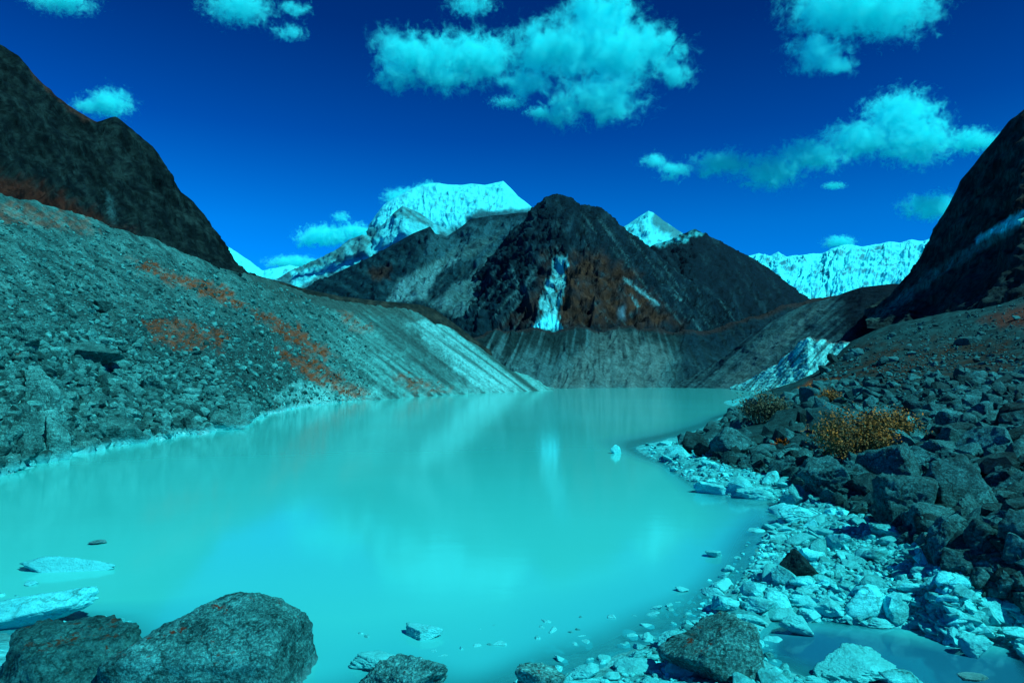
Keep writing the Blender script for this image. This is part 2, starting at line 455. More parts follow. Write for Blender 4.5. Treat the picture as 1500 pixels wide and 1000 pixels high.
mountain("snow_wall_mountain", [(1040, 395, 9000), (1095, 375, 9000), (1112, 371, 9000), (1128, 375, 9000), (1140, 369, 9000), (1152, 376, 9000), (1172, 374, 9000), (1190, 371, 9000), (1205, 372, 9000), (1218, 364, 9000), (1240, 358, 9000), (1262, 361, 9000), (1285, 358, 9000), (1302, 354, 9000), (1318, 356, 9000), (1335, 351, 9000), (1352, 354, 9000), (1380, 340, 9000), (1420, 360, 9000)],
         [(1040, 460, 7400), (1420, 460, 7400)], n_u=400, n_v=130, amp=0.085, feat=0.26, flute=1.3, flute_n=30, tilt=-0.06, paint=paint_snow, mat=M_snow, seed=5.5, sky_noise=.2, label="long fluted snow wall on the right horizon")
mountain("pyramid_mountain", [(880, 352, 5600), (918, 330, 5600), (935, 318, 5600), (950, 309, 5600), (957, 311, 5600), (970, 322, 5600), (1000, 342, 5600), (1060, 380, 5600)], [(880, 420, 4300), (1060, 420, 4300)], n_u=180, n_v=80, amp=0.06, feat=0.3, paint=paint_pyramid, mat=M_snow, seed=9.3, sky_noise=.2, label="small snow pyramid peak behind the dark mountain")
mountain("dark_ridge_mountain", [(900, 390, 4200), (930, 372, 4200), (960, 358, 4200), (985, 350, 4200), (1005, 341, 4200), (1018, 336, 4200), (1030, 341, 4200), (1060, 357, 4150), (1100, 378, 4100), (1125, 392, 4000), (1150, 413, 3900), (1182, 437, 3800), (1230, 470, 3700)],
         [(900, 500, 1500), (1230, 500, 1700)], n_u=280, n_v=120, amp=0.05, feat=0.22, flute=1.0, flute_n=14, tilt=.35, paint=paint_right_far, seed=2.4, sky_noise=.25, label="dark mountain sloping down to the right")
mountain("left_ridge_mountain", [(380, 440, 3400), (440, 424, 3400), (480, 407, 3400), (500, 397, 3400), (530, 382, 3400), (560, 368, 3400), (590, 350, 3400), (610, 340, 3400), (630, 332, 3400), (637, 343, 3400), (655, 346, 3300), (690, 322, 3300), (720, 316, 3300), (760, 312, 3200), (790, 310, 3200), (840, 330, 3100)],
         [(380, 500, 1250), (840, 500, 1250)], mids=[[(380, 470, 2100), (500, 450, 2100), (600, 425, 2200), (690, 410, 2300), (760, 400, 2300), (840, 400, 2300)]], n_u=340, n_v=170, amp=0.06, feat=0.24, flute=1.4, flute_n=10, tilt=-.35, paint=paint_left, mat=M_peak, seed=6.2, sky_noise=.2, label="dark rock mountain with grey scree fans left of the central peak")
mountain("central_mountain", [(640, 470, 2500), (680, 430, 2500), (715, 385, 2500), (745, 345, 2500), (765, 325, 2500), (780, 306, 2500), (793, 296, 2500), (800, 288, 2500), (812, 285, 2500), (824, 286, 2500), (838, 293, 2500), (850, 302, 2500), (870, 303, 2480), (880, 306, 2450), (892, 314, 2400), (910, 331, 2350), (930, 347, 2300), (950, 362, 2250), (985, 393, 2100), (1030, 425, 1950), (1070, 450, 1800), (1110, 485, 1650)],
         [(640, 505, 1000), (800, 497, 950), (1110, 505, 1000)], mids=[[(640, 490, 1500), (720, 440, 1500), (790, 400, 1450), (830, 385, 1400), (880, 385, 1400), (950, 425, 1350), (1000, 455, 1350), (1110, 497, 1300)]], n_u=420, n_v=200, amp=0.075, feat=0.2, flute=1.6, flute_n=10, paint=paint_peak, mat=M_peak, seed=4.4, sky_noise=.4, label="dark central peak with a frozen waterfall streak")

# ------------------------------------------------------------------ far moraine and side moraines
def paint_moraine(P, px, py, v, n, d):
    s = fbm(q3(px - (px - 880) * (py - 480) * .003, py, 5.5, 90, 3.0), 5)
    c = mixc(SCREE * 0.22, SCREE * 1.0, sstep(-.3, .3, s + .7 * (sstep(492, 545, py) - .45) + .3 * fbm(q3(px, py, 40, 25, 6.), 4)))
    fan = in_poly(px, py, [(800, 570), (850, 520), (870, 490), (900, 484), (960, 500), (985, 520), (960, 570)], 12, 22)
    c = mixc(c, np.array([.027, .135, .142]), fan * .8 * sstep(-.8, .2, s))
    c = mixc(c, DARK * 1.3, in_poly(px, py, [(1000, 485), (1060, 480), (1200, 440), (1200, 480), (1060, 560), (985, 575)], 12, 18) * sstep(-.5, .3, s + .2) * .9)
    return mixc(c, BROWN * .5 + DARK * .5, sstep(.90, .97, v) * .9)
mountain("far_moraine_hill", [(640, 500, 640), (700, 494, 700), (725, 483, 740), (745, 488, 760), (780, 480, 800), (810, 487, 815), (838, 482, 825), (858, 478, 830), (876, 489, 832), (895, 480, 840), (915, 476, 842), (935, 485, 848), (960, 480, 850), (985, 490, 856), (1005, 486, 860), (1040, 483, 880), (1080, 470, 900), (1140, 450, 950), (1190, 438, 1000), (1260, 430, 1050)],
         [(640, 574, 480), (800, 573, 500), (900, 571, 560), (1000, 570, 620), (1100, 569, 700), (1260, 569, 760)], mids=[[(640, 545, 540), (760, 534, 610), (900, 530, 690), (1000, 535, 730), (1100, 530, 780), (1260, 500, 880)]],
         n_u=520, n_v=120, amp=.10, feat=.8, flute=1.1, flute_n=24, paint=paint_moraine, mat=M_mid, seed=8.1, sky_noise=.7, back=1.25, label="grey gullied moraine wall closing the far end of the lake")

def paint_rmoraine(P, px, py, v, n, d):
    s = fbm(q3(px + 1.15 * (py - 500), py, 7, 140, 5.0), 5)
    c = mixc(DARK * 1.1, SCREE * 0.75, sstep(-.25, .3, s + .1))
    c = mixc(c, np.array([.02, .11, .12]), in_poly(px, py, [(1050, 568), (1120, 500), (1195, 445), (1215, 442), (1150, 510), (1090, 568)], 8, 14) * .7)
    return mixc(c, DARK * .7, sstep(1215, 1245, px - .2 * (py - 440)))
mountain("right_moraine_hill", [(985, 567, 640), (1020, 548, 640), (1060, 522, 640), (1100, 490, 640), (1150, 460, 640), (1180, 446, 650), (1215, 437, 640), (1240, 428, 630), (1262, 421, 620), (1300, 416, 610), (1340, 414, 600), (1400, 405, 600), (1480, 390, 600)],
         [(985, 570, 560), (1100, 569, 540), (1200, 569, 480), (1480, 565, 400)], n_u=320, n_v=110, amp=.05, feat=.4, flute=.7, flute_n=20, tilt=.6, paint=paint_rmoraine, mat=M_mid, seed=1.9, sky_noise=.25, back=1.2, label="dark striped moraine at the right side of the lake")

def paint_rcliff(P, px, py, v, n, d):
    c = mixc(np.array([.0018, .014, .016]), np.array([.010, .046, .044]), sstep(-.2, .45, fbm(q3(px + py * .5, py, 12, 26, 5.0), 5) + .8 * (ridged(q3(px - py * .5, py + px * .4, 16, 7, 3.), 5) - .45)))
    c = mixc(c, np.array([.035, .014, .006]), in_poly(px, py, [(1440, 330), (1500, 290), (1560, 300), (1440, 380), (1400, 390)], 14, 30) * .5)
    c = mixc(c, np.array([.004, .028, .032]), sstep(-8, 8, py - (470 - (px - 1280) * .62)) * .85)
    rib = in_poly(px, py, [(1660, 228), (1500, 308), (1430, 353), (1365, 398), (1290, 452), (1262, 474), (1300, 462), (1380, 404), (1445, 362), (1500, 332), (1660, 252)], 3, 7)
    c = mixc(c, np.array([.016, .12, .118]), rib * sstep(-.7, .1, fbm(q3(px + 1.5 * py, py, 8, 60, 2.), 4)))
    edge = in_poly(px, py, [(1660, 222), (1500, 306), (1430, 348), (1430, 356), (1500, 322), (1660, 245)], 2.5, 6)
    return mixc(c, np.array([.03, .60, .62]), edge)
mountain("right_cliff_mountain", [(1270, 455, 560), (1305, 430, 550), (1322, 412, 540), (1336, 396, 530), (1350, 375, 520), (1362, 352, 510), (1376, 322, 500), (1392, 296, 490), (1404, 272, 480), (1418, 252, 470), (1440, 224, 455), (1462, 198, 440), (1485, 174, 425), (1500, 160, 415), (1580, 100, 390), (1700, 20, 350), (1900, -60, 320)],
         [(1270, 480, 400), (1360, 490, 330), (1500, 480, 240), (1700, 470, 190), (1900, 460, 160)], mids=[[(1270, 470, 480), (1330, 440, 440), (1400, 405, 380), (1500, 340, 320), (1700, 240, 260), (1900, 170, 230)]], n_u=340, n_v=170, amp=.035, feat=.22, flute=.7, flute_n=12, tilt=.5, paint=paint_rcliff, mat=M_cliff, seed=2.2, sky_noise=.3, label="steep dark mountainside at the right edge crossed by a pale scree ribbon")

def paint_lcliff(P, px, py, v, n, d):
    c = mixc(np.array([.001, .006, .008]), np.array([.004, .021, .022]), sstep(-.15, .45, fbm(q3(px - py * .4, py, 10, 22, 5.0), 5) + .8 * (ridged(q3(px + py * .5, py - px * .3, 16, 7, 3.), 5) - .45)))
    c = mixc(c, np.array([.022, .012, .006]), in_poly(px, py, [(-100, 230), (60, 270), (180, 340), (260, 380), (140, 335), (0, 300), (-100, 280)], 10, 26) * .7)
    c = mixc(c, np.array([.03, .03, .022]), in_poly(px, py, [(40, 95), (100, 140), (140, 180), (120, 175), (60, 125)], 3, 10) * .6)
    return mixc(c, SCREE * .9, in_poly(px, py, [(150, 268), (165, 290), (172, 330), (164, 332), (158, 300)], 2.5, 7) * .6)
mountain("left_cliff_mountain", [(-500, -260, 230), (-200, -90, 250), (-90, 5, 270), (0, 68, 290), (28, 82, 292), (45, 104, 295), (62, 122, 298), (85, 145, 300), (105, 158, 305), (125, 170, 308), (142, 179, 310), (156, 175, 312), (168, 172, 312), (182, 181, 315), (198, 196, 318), (215, 210, 320), (238, 236, 325), (252, 258, 330), (266, 280, 335), (285, 296, 340), (297, 312, 342), (312, 338, 345), (326, 358, 350), (334, 376, 350), (342, 394, 350), (375, 412, 350)],
         [(-500, 300, 70), (-200, 300, 80), (0, 325, 105), (120, 345, 130), (220, 385, 165), (300, 410, 210), (375, 425, 270)], mids=[[(-500, 60, 140), (-200, 130, 160), (0, 200, 200), (100, 255, 225), (200, 312, 250), (280, 370, 280), (375, 418, 310)]], n_u=340, n_v=170, amp=.045, feat=.22, flute=.8, flute_n=14, tilt=-.4, paint=paint_lcliff, mat=M_cliff, seed=7.2, sky_noise=.3, back=1.5, label="steep dark cliff at the upper left")

def paint_lband(P, px, py, v, n, d):
    return mixc(np.array([.004, .018, .018]), np.array([.012, .035, .03]), sstep(-.2, .4, fbm(q3(px, py, 9), 5)))
mountain("left_bench_hill", [(280, 396, 340), (330, 392, 340), (352, 396, 340), (385, 406, 345), (410, 412, 350), (450, 424, 360), (500, 434, 370), (560, 441, 380), (615, 446, 390), (635, 452, 395), (655, 466, 400), (690, 492, 410), (720, 515, 420)],
         [(280, 430, 250), (450, 470, 280), (600, 490, 320), (720, 545, 370)], n_u=260, n_v=60, amp=.06, feat=.5, paint=paint_lband, mat=M_mid, seed=3.7, sky_noise=.25, back=1.3, label="dark vegetated bench above the left moraine")

# ------------------------------------------------------------------ left scree slope
LK = [-400, -200, -80, 0, 60, 150, 230, 300, 350, 400, 450, 500, 560, 600, 650, 700, 750, 810]
L_shore = [840, 765, 722, 697, 677, 656, 643, 634, 626, 604, 594, 589, 585, 582, 579, 576, 574, 571.5]
L_top = [150, 215, 260, 290, 299, 326, 354, 386, 398, 412, 430, 443, 452, 456, 478, 511, 543, 569]
L_topY = [34, 52, 66, 78, 86, 100, 115, 132, 155, 185, 215, 245, 280, 300, 325, 345, 365, 385]
NU = 560
lx = np.linspace(-400, 810, NU)
shore = on_plane(lx, np.interp(lx, LK, L_shore) + 1.5 * np.sin(lx / 9.0) * (lx < 420) + 2.5 * fbm(q3(lx, lx * 0, 14), 3) * np.clip((420 - lx) / 200, 0, 1))
top = at(lx, np.interp(lx, LK, L_top), np.interp(lx, LK, L_topY))
under = shore + np.array([0.10, 0.02, 0]) * shore[:, 1:2] * 0.5; under[:, 2] = -2.5
m1 = shore * .70 + top * .30; m1[:, 2] *= .92
m2 = shore * .35 + top * .65; m2[:, 2] *= .97
behind = top * [1.12, 1.12, 1]; behind[:, 2] = top[:, 2] * .7
LP = loft([under, shore, m1, m2, top, behind], [12, 76, 70, 70, 14])
ln = normals_of(LP)
px, py = proj(LP)
hfac = sstep(0.0, 1.2, LP[..., 2])
d = 1.5 * fbm(LP / 16 + 3, 4) + 0.75 * ridged(LP / 4.0, 4) - .35
rill = ridged(q3(px - 1.35 * (py - 450), py, 11, 90, 2.0), 4)
rillw = sstep(430, 540, px + .3 * (py - 500))
d = d * (1 - .6 * rillw) + rillw * (rill - .5) * 3.2
LP = LP + ln * (d * hfac)[..., None]
px, py = proj(LP)
ln = normals_of(LP)
c = mixc((.006, .06, .064), (.020, .20, .205), sstep(-.35, .4, fbm(LP / 3.0, 5)))
c = mixc(c, (.018, .15, .15), sstep(-.2, .5, fbm(LP / 25.0 + 9, 3)) * .5)
c = mixc(c, (.005, .04, .043), sstep(560, 380, px) * sstep(400, 520, py) * .75)  # dark soil under the scree, with the shade of rock gaps painted in
st = fbm(q3(px - 1.35 * (py - 450), py, 8, 160, 4.0), 5)
c = mixc(c, mixc((.008, .07, .073), (.028, .34, .35), sstep(-.28, .30, st)), rillw * .9)
c = mixc(c, (.05, .50, .54), in_poly(px, py, [(588, 456), (610, 460), (680, 500), (740, 545), (790, 572), (690, 578), (660, 540), (625, 500)], 16, 26) * sstep(-.35, .15, st) * .85)
c = mixc(c, (.03, .34, .36), np.maximum(in_poly(px, py, [(500, 470), (540, 480), (640, 545), (680, 578), (630, 580), (560, 530)], 12, 24, 2.0), in_poly(px, py, [(650, 470), (690, 505), (800, 570), (770, 572), (680, 512)], 6, 16, 3.0)) * sstep(-.1, .25, st) * .7)
c = mixc(c, (.045, .48, .50), in_poly(px, py, [(395, 580), (430, 560), (500, 562), (560, 575), (540, 588), (420, 602)], 8, 18) * .7)
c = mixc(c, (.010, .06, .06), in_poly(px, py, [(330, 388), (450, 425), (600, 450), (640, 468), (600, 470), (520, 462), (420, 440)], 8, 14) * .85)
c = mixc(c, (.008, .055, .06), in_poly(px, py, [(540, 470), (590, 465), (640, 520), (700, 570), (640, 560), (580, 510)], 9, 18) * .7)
VEG = [[(185, 376), (240, 393), (330, 424), (365, 452), (335, 446), (290, 428), (205, 396)], [(200, 468), (255, 468), (330, 488), (325, 512), (270, 515), (225, 498)], [(368, 452), (430, 478), (492, 520), (478, 528), (420, 500), (380, 470)],
       [(400, 512), (455, 522), (500, 552), (545, 582), (505, 582), (440, 548)], [(-40, 292), (60, 302), (130, 322), (150, 340), (60, 330), (-40, 318)], [(575, 545), (640, 560), (660, 572), (600, 574)], [(500, 455), (545, 480), (535, 490), (500, 470)], [(20, 515), (40, 518), (38, 526), (22, 524)]]
vegm = np.zeros_like(px)
for k, poly in enumerate(VEG):
    vegm = np.maximum(vegm, in_poly(px, py, poly, 5, 20, k) * sstep(-.35, .25, fbm(q3(px, py, 9, 6, k), 4)) * (1, .75, 1, 1, .55, .7, .6, 1)[k])
c = mixc(c, (.085, .040, .003), vegm * .8)
c = mixc(c, (.05, .52, .57), sstep(.55, .05, LP[..., 2] + .35 * fbm(LP / 1.5, 3)) * sstep(520, 400, px))
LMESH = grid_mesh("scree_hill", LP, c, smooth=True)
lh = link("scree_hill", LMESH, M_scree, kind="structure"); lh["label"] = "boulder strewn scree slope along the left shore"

# ------------------------------------------------------------------ right bank and lake bed
SHORE_R = [(1092, 585), (1085, 598), (1050, 618), (1005, 636), (960, 648), (934, 657), (950, 668), (990, 690), (1040, 716), (1100, 727), (1140, 730), (1150, 748), (1132, 775), (1118, 805), (1100, 840), (1075, 862), (1050, 880), (1040, 900), (1000, 925), (960, 940), (915, 965), (850, 985), (770, 1000)]
ctrl = []
for (x, y) in SHORE_R: ctrl.append(on_plane(np.array(x), np.array(y), 0.02))
for (x, y, z) in [(1130, 640, .9), (1200, 690, .8), (1180, 730, .35), (1250, 780, .35), (1250, 850, .25), (1200, 890, .12), (1320, 900, .15), (1420, 930, .12), (1500, 950, .1), (1320, 850, .45), (1420, 880, .5), (1500, 890, .45), (1500, 840, .9),
                  (1130, 905, .03), (1180, 935, -.22), (1260, 950, -.28), (1350, 955, -.28), (1440, 975, -.28), (1560, 995, -.25), (1050, 960, .10), (1150, 990, .12), (1000, 985, .1), (1260, 1005, .1), (1360, 1020, .05),
                  (700, 1000, -.25), (600, 990, -.22), (560, 1020, -.1), (480, 960, -.6), (450, 1010, -.3), (300, 950, -.3), (200, 960, -.1), (100, 930, -.05), (0, 920, .0), (-100, 900, .05), (60, 880, -.15), (0, 850, -.2), (150, 870, -.5), (-150, 1000, .15), (100, 1050, .1), (300, 1080, 0),
                  (1000, 880, -.22), (980, 850, -.45), (1050, 800, -.3), (1020, 760, -.5), (1080, 745, -.15), (930, 900, -.3), (880, 940, -.2), (800, 930, -.4), (700, 900, -.9), (600, 850, -1.5), (850, 850, -1.3), (900, 780, -1.6), (950, 720, -.9), (900, 690, -.8), (880, 655, -.5), (860, 640, -1.6), (500, 800, -2), (300, 800, -1.5), (150, 800, -.6), (60, 790, -.5), (200, 740, -1.5), (700, 700, -3), (400, 690, -3), (980, 620, -1.8), (1040, 596, -2.), (800, 600, -5), (1000, 585, -4), (500, 620, -5)]:
    ctrl.append(on_plane(np.array(x), np.array(y), z))
for (x, y, z) in [(1120, 600, 1.0), (1160, 586, 1.5), (1200, 575, 2.4), (1150, 620, 1.0), (1210, 620, 1.6), (1280, 640, 1.7), (1350, 640, 1.8), (1300, 690, 1.0), (1400, 690, 1.2), (1500, 690, 1.4), (1350, 755, .6), (1400, 750, .9), (1500, 760, 1.1), (1500, 640, 2.2), (1650, 700, 1.8), (1650, 600, 3.0), (1750, 800, 1.6), (1300, 590, 2.6), (1400, 580, 3.2), (1500, 570, 3.6), (1240, 660, 1.1), (1060, 655, .45), (1100, 680, .5), (1020, 655, .3)]:
    ctrl.append(on_plane(np.array(x), np.array(y), z))
for (x, y, Y) in [(1650, 540, 75),
                  (1240, 545, 130), (1240, 507, 170), (1270, 493, 176), (1300, 482, 180), (1340, 470, 182), (1400, 462, 182), (1450, 452, 176), (1500, 436, 170), (1600, 410, 160), (1300, 530, 130), (1400, 520, 128), (1500, 500, 120), (1650, 480, 110), (1800, 480, 100)]:
    ctrl.append(at(np.array(x), np.array(y), np.array(Y)))
for (x, y, Y, dz) in [(1165, 560, 190, -9), (1240, 507, 215, -10), (1300, 482, 225, -8), (1400, 462, 225, -8), (1500, 436, 215, -8), (1650, 400, 215, -8)]:
    p = at(np.array(x), np.array(y), np.array(Y)); p[2] += dz; ctrl.append(p)
ctrl = np.array(ctrl)
def phi(a, b):
    dd = np.sqrt(((a[:, None, :2] - b[None, :, :2]) ** 2).sum(-1) + 0.25)
    return dd
warpc = lambda p: np.stack([p[:, 0] / np.sqrt(np.hypot(p[:, 0], p[:, 1]) + 4), p[:, 1] / np.sqrt(np.hypot(p[:, 0], p[:, 1]) + 4)], 1) * 3
cw = warpc(ctrl)
A = np.block([[phi(cw, cw), np.ones((len(cw), 1))], [np.ones((1, len(cw))), np.zeros((1, 1))]])
wts = np.linalg.solve(A, np.concatenate([ctrl[:, 2], [0]]))
def bed_z(xy):
    out = np.empty(len(xy))
    for s in range(0, len(xy), 20000):
        out[s:s + 20000] = phi(warpc(xy[s:s + 20000]), cw) @ wts[:-1] + wts[-1]
    return out
NA, NR = 500, 350
az = np.linspace(R(-52), R(58), NA); rad = np.exp(np.linspace(math.log(4.0), math.log(330), NR))
AX, RR = np.meshgrid(az, rad)
BX, BY = RR * np.sin(AX), RR * np.cos(AX)
BZ = bed_z(np.stack([BX.ravel(), BY.ravel()], 1)).reshape(BX.shape)
flat = np.stack([BX, BY, BX * 0], -1)
BASE_Z = BZ.copy()
BZ = BZ + sstep(-.6, .6, BZ) * (.10 * fbm(flat / .9, 4) + .06 * fbm(flat / .25 + 4, 3)) + sstep(.8, 4, BZ) * (.8 * fbm(flat / 9, 4) + .4 * fbm(flat / 2.2, 3))
left_out = BX < -0.62 * BY + 2
BZ = np.where((BX < -.25 * BY - 3) & (BY > 14), np.minimum(BZ, -1.2), BZ)
BP = np.stack([BX, BY, BZ], -1)
px, py = proj(BP)
c = mixc((.012, .30, .34), (.025, .58, .64), sstep(-.3, .35, fbm(flat / .6, 5)))
c = mixc(c, (.05, .20, .18), sstep(.06, -.10, BZ) * .75)
DARK_POLY = [(1000, 652), (1050, 618), (1095, 590), (1165, 580), (1240, 512), (1300, 484), (1400, 463), (1505, 436), (1900, 380), (1900, 930), (1500, 890), (1440, 870), (1400, 830), (1290, 770), (1220, 735), (1150, 700), (1060, 680)]
dk = np.maximum(sstep(.9, 1.8, BZ + .35 * fbm(flat / 1.7, 3)), in_poly(px, py, DARK_POLY, 8, 22))
c = mixc(c, mixc((.002, .030, .035), (.006, .08, .088), sstep(-.3, .4, fbm(flat / 2.0, 5))), dk)
brown = in_poly(px, py, [(1165, 580), (1240, 520), (1300, 500), (1480, 500), (1520, 560), (1400, 560), (1260, 570)], 20, 40)
c = mixc(c, (.014, .020, .013), brown * sstep(-.4, .3, fbm(flat / 5.0, 4)) * .9)
c = mixc(c, (.12, .055, .006), in_poly(px, py, [(1160, 578), (1185, 560), (1240, 556), (1225, 568), (1190, 578)], 5, 10) * .8)
c = mixc(c, (.045, .018, .006), in_poly(px, py, [(1430, 470), (1500, 445), (1560, 450), (1500, 480)], 8, 16) * .7)
BMESH = grid_mesh("lake_shore", BP, c, smooth=True)
sh = link("lake_shore", BMESH, M_shore, kind="structure"); sh["label"] = "stony right bank and lake bed"

# pale silt bluff beyond the right bank
def paint_silt(P, px, py, v, n, d):
    s = fbm(q3(px + .9 * (py - 530), py, 5, 40, 1.0), 5)
    c = mixc((.012, .16, .18), (.05, .62, .66), sstep(-.2, .12, s + .25 * fbm(q3(px, py, 4), 4)))
    c = mixc(c, (.012, .10, .11), sstep(.25, .5, fbm(q3(px, py, 5, 4, 9.), 4)))
    return mixc(c, (.05, .018, .008), sstep(.93, .98, v) * .6)
mountain("silt_bluff_hill", [(1070, 566, 500), (1088, 562, 480), (1105, 553, 460), (1130, 537, 430), (1140, 533, 420), (1150, 520, 410), (1163, 514, 398), (1171, 502, 388), (1184, 493, 370), (1192, 499, 360), (1205, 496, 350), (1220, 504, 335), (1236, 501, 320), (1290, 515, 300)], [(1070, 572, 440), (1100, 574, 330), (1160, 580, 260), (1290, 590, 200)], n_u=240, n_v=90, amp=.09, feat=.45, flute=.5, flute_n=11, tilt=.9, paint=paint_silt, mat=M_scree, seed=6.6, sky_noise=1.0, back=1.2, label="pale silt bluff dropping to the lake on the right")

# ------------------------------------------------------------------ lake water
def water_mat():
    m, N, L = new_mat("lake_water")
    g = N.new("ShaderNodeNewGeometry").outputs["Position"]
    out = N.new("ShaderNodeOutputMaterial")
    b = N.new("ShaderNodeBsdfPrincipled")
    b.inputs["Roughness"].default_value = 0.095
    b.inputs["IOR"].default_value = 1.33
    b.inputs["Specular IOR Level"].default_value = 0.34
    a = N.new("ShaderNodeAttribute"); a.attribute_name = "depth"
    big = noise(N, L, g, 0.035, 4, 0.5)
    c = mix(N, L, ramp(N, L, big, [(0.35, grey(0)), (0.65, grey(1))]), (.018, .50, .49), (.018, .56, .565))
    thin = N.new("ShaderNodeMapRange"); thin.inputs[1].default_value = 0.0; thin.inputs[2].default_value = 0.6; L.new(a.outputs["Fac"], thin.inputs[0])
    c = mix(N, L, thin.outputs[0], (.008, .36, .44), c)
    cl = N.new("ShaderNodeAttribute"); cl.attribute_name = "clear"
    c = mix(N, L, cl.outputs["Fac"], c, (.003, .12, .20))
    L.new(c, b.inputs["Base Color"])
    mp = N.new("ShaderNodeMapping"); mp.inputs["Scale"].default_value = (0.5, 1.2, 1); mp.inputs["Location"].default_value = (3.1, 7.7, 4.37); mp.inputs["Rotation"].default_value = (0.4, 0.3, 0.35); L.new(g, mp.inputs[0])
    L.new(bump(N, L, noise(N, L, mp.outputs[0], 1.1, 3, 0.5), 0.05, 0.05), b.inputs["Normal"])
    t = N.new("ShaderNodeBsdfTransparent"); t.inputs[0].default_value = (.55, .95, 1, 1)
    op = N.new("ShaderNodeMapRange"); op.inputs[1].default_value = 0.0; op.inputs[2].default_value = 0.30; op.inputs[3].default_value = 0.38; op.inputs[4].default_value = 1.0
    op.interpolation_type = 'SMOOTHSTEP'
    L.new(a.outputs["Fac"], op.inputs[0])
    ms = N.new("ShaderNodeMixShader"); L.new(op.outputs[0], ms.inputs[0]); L.new(t.outputs[0], ms.inputs[1]); L.new(b.outputs[0], ms.inputs[2])
    L.new(ms.outputs[0], out.inputs[0])
    return m
wa = np.linspace(R(-60), R(60), 170); wr = np.exp(np.linspace(math.log(2.5), math.log(1300), 210))
WA, WR = np.meshgrid(wa, wr)
WX, WY = WR * np.sin(WA), WR * np.cos(WA)
wz = -bed_z(np.stack([WX.ravel(), WY.ravel()], 1)).reshape(WX.shape)
wz = wz + 3.0 * np.clip(sstep(12, 16, WY) * sstep(-2, -5, WX + .25 * WY) + sstep(100, 150, WR), 0, 1)
wpx, wpy = proj(np.stack([WX, WY, WX * 0], -1))
wclear = in_poly(wpx, wpy, [(1140, 925), (1200, 918), (1300, 925), (1400, 945), (1560, 965), (1700, 1060), (1300, 1060), (1180, 980), (1120, 960)], 14) * (WY > 3)
wme = grid_mesh("lake_water", np.stack([WX, WY, WX * 0], -1), None, True, {"depth": wz, "clear": wclear})
wo = link("lake_water", wme, water_mat(), kind="structure"); wo["label"] = "milky turquoise glacial lake"

# ------------------------------------------------------------------ rocks
def ico(sub):
    bm = bmesh.new(); bmesh.ops.create_icosphere(bm, subdivisions=sub, radius=1)
    V = np.array([v.co[:] for v in bm.verts]); F = np.array([[v.index for v in f.verts] for f in bm.faces]); bm.free()
    return V / np.linalg.norm(V, axis=1)[:, None], F
ICO = {k: ico(k) for k in (1, 2, 3, 4, 5, 6)}

def rock_verts(sub, seed, planes=11, power=16, rough=0.05, squash=(1, 1, 1), freq=2.2, faces=None):
    """Boulder: the rounded intersection of random half-spaces, then weathered. Fits the box [-1,1]^3 * squash."""
    g = np.random.default_rng(seed)
    D, F = ICO[sub]
    n = g.normal(size=(planes + 5, 3)); n /= np.linalg.norm(n, axis=1)[:, None]
    dd = g.uniform(.5, .95, planes + 5)
    n = np.concatenate([n, np.eye(3), -np.eye(3)]); dd = np.concatenate([dd, np.full(6, 1.3)])
    if faces:
        dd = np.maximum(dd, .8)
        fn_ = np.array([f[:3] for f in faces], float); fn_ /= np.linalg.norm(fn_, axis=1)[:, None]
        n = np.concatenate([n, fn_]); dd = np.concatenate([dd, [f[3] for f in faces]])
    q = np.clip(D @ n.T, 0, None) / dd
    r = (q ** power).sum(1) ** (-1 / power)
    V = D * r[:, None]
    V = V - (V.max(0) + V.min(0)) / 2; V = V / np.abs(V).max(0)
    if rough:
        V = V * (1 + rough * (1.5 * fbm(V * freq + seed, 6 if sub > 4 else 4 if sub > 3 else 2, .6) + .8 * (ridged(V * freq * 2.3 + seed, 4) - .5) * (sub > 3)))[:, None]
    V = V - (V.max(0) + V.min(0)) / 2; V = V / np.abs(V).max(0)
    return V * np.asarray(squash), F

ANG = [raw_mesh("rock", *rock_verts(4, 100 + k, 8, 34, .08, (1, .85, .75))) for k in range(10)]
RND = [raw_mesh("stone", *rock_verts(4, 200 + k, 9, 11, .08, (1, .8, .6)), smooth=True) for k in range(10)]
VARIANTS = {}
def variant(kind, k, mat):
    key = (kind, k, mat.name)
    if key not in VARIANTS:
        me = (ANG if kind == "ang" else RND)[k].copy(); me.materials.append(mat); VARIANTS[key] = me
    return VARIANTS[key]

bvh_left = BVHTree.FromPolygons(LP.reshape(-1, 3).tolist(), [tuple(p.vertices) for p in LMESH.polygons])
bvh_bank = BVHTree.FromPolygons(BP.reshape(-1, 3).tolist(), [tuple(p.vertices) for p in BMESH.polygons])
EYEV = Vector((0, 0, EYE))
def hit(bvh, x, y):
    rx, ry, rz = ray(x, y)
    loc, n, i, dist = bvh.ray_cast(EYEV, Vector((float(rx), float(ry), float(rz))).normalized())
    return (loc, n) if loc is not None else (None, None)

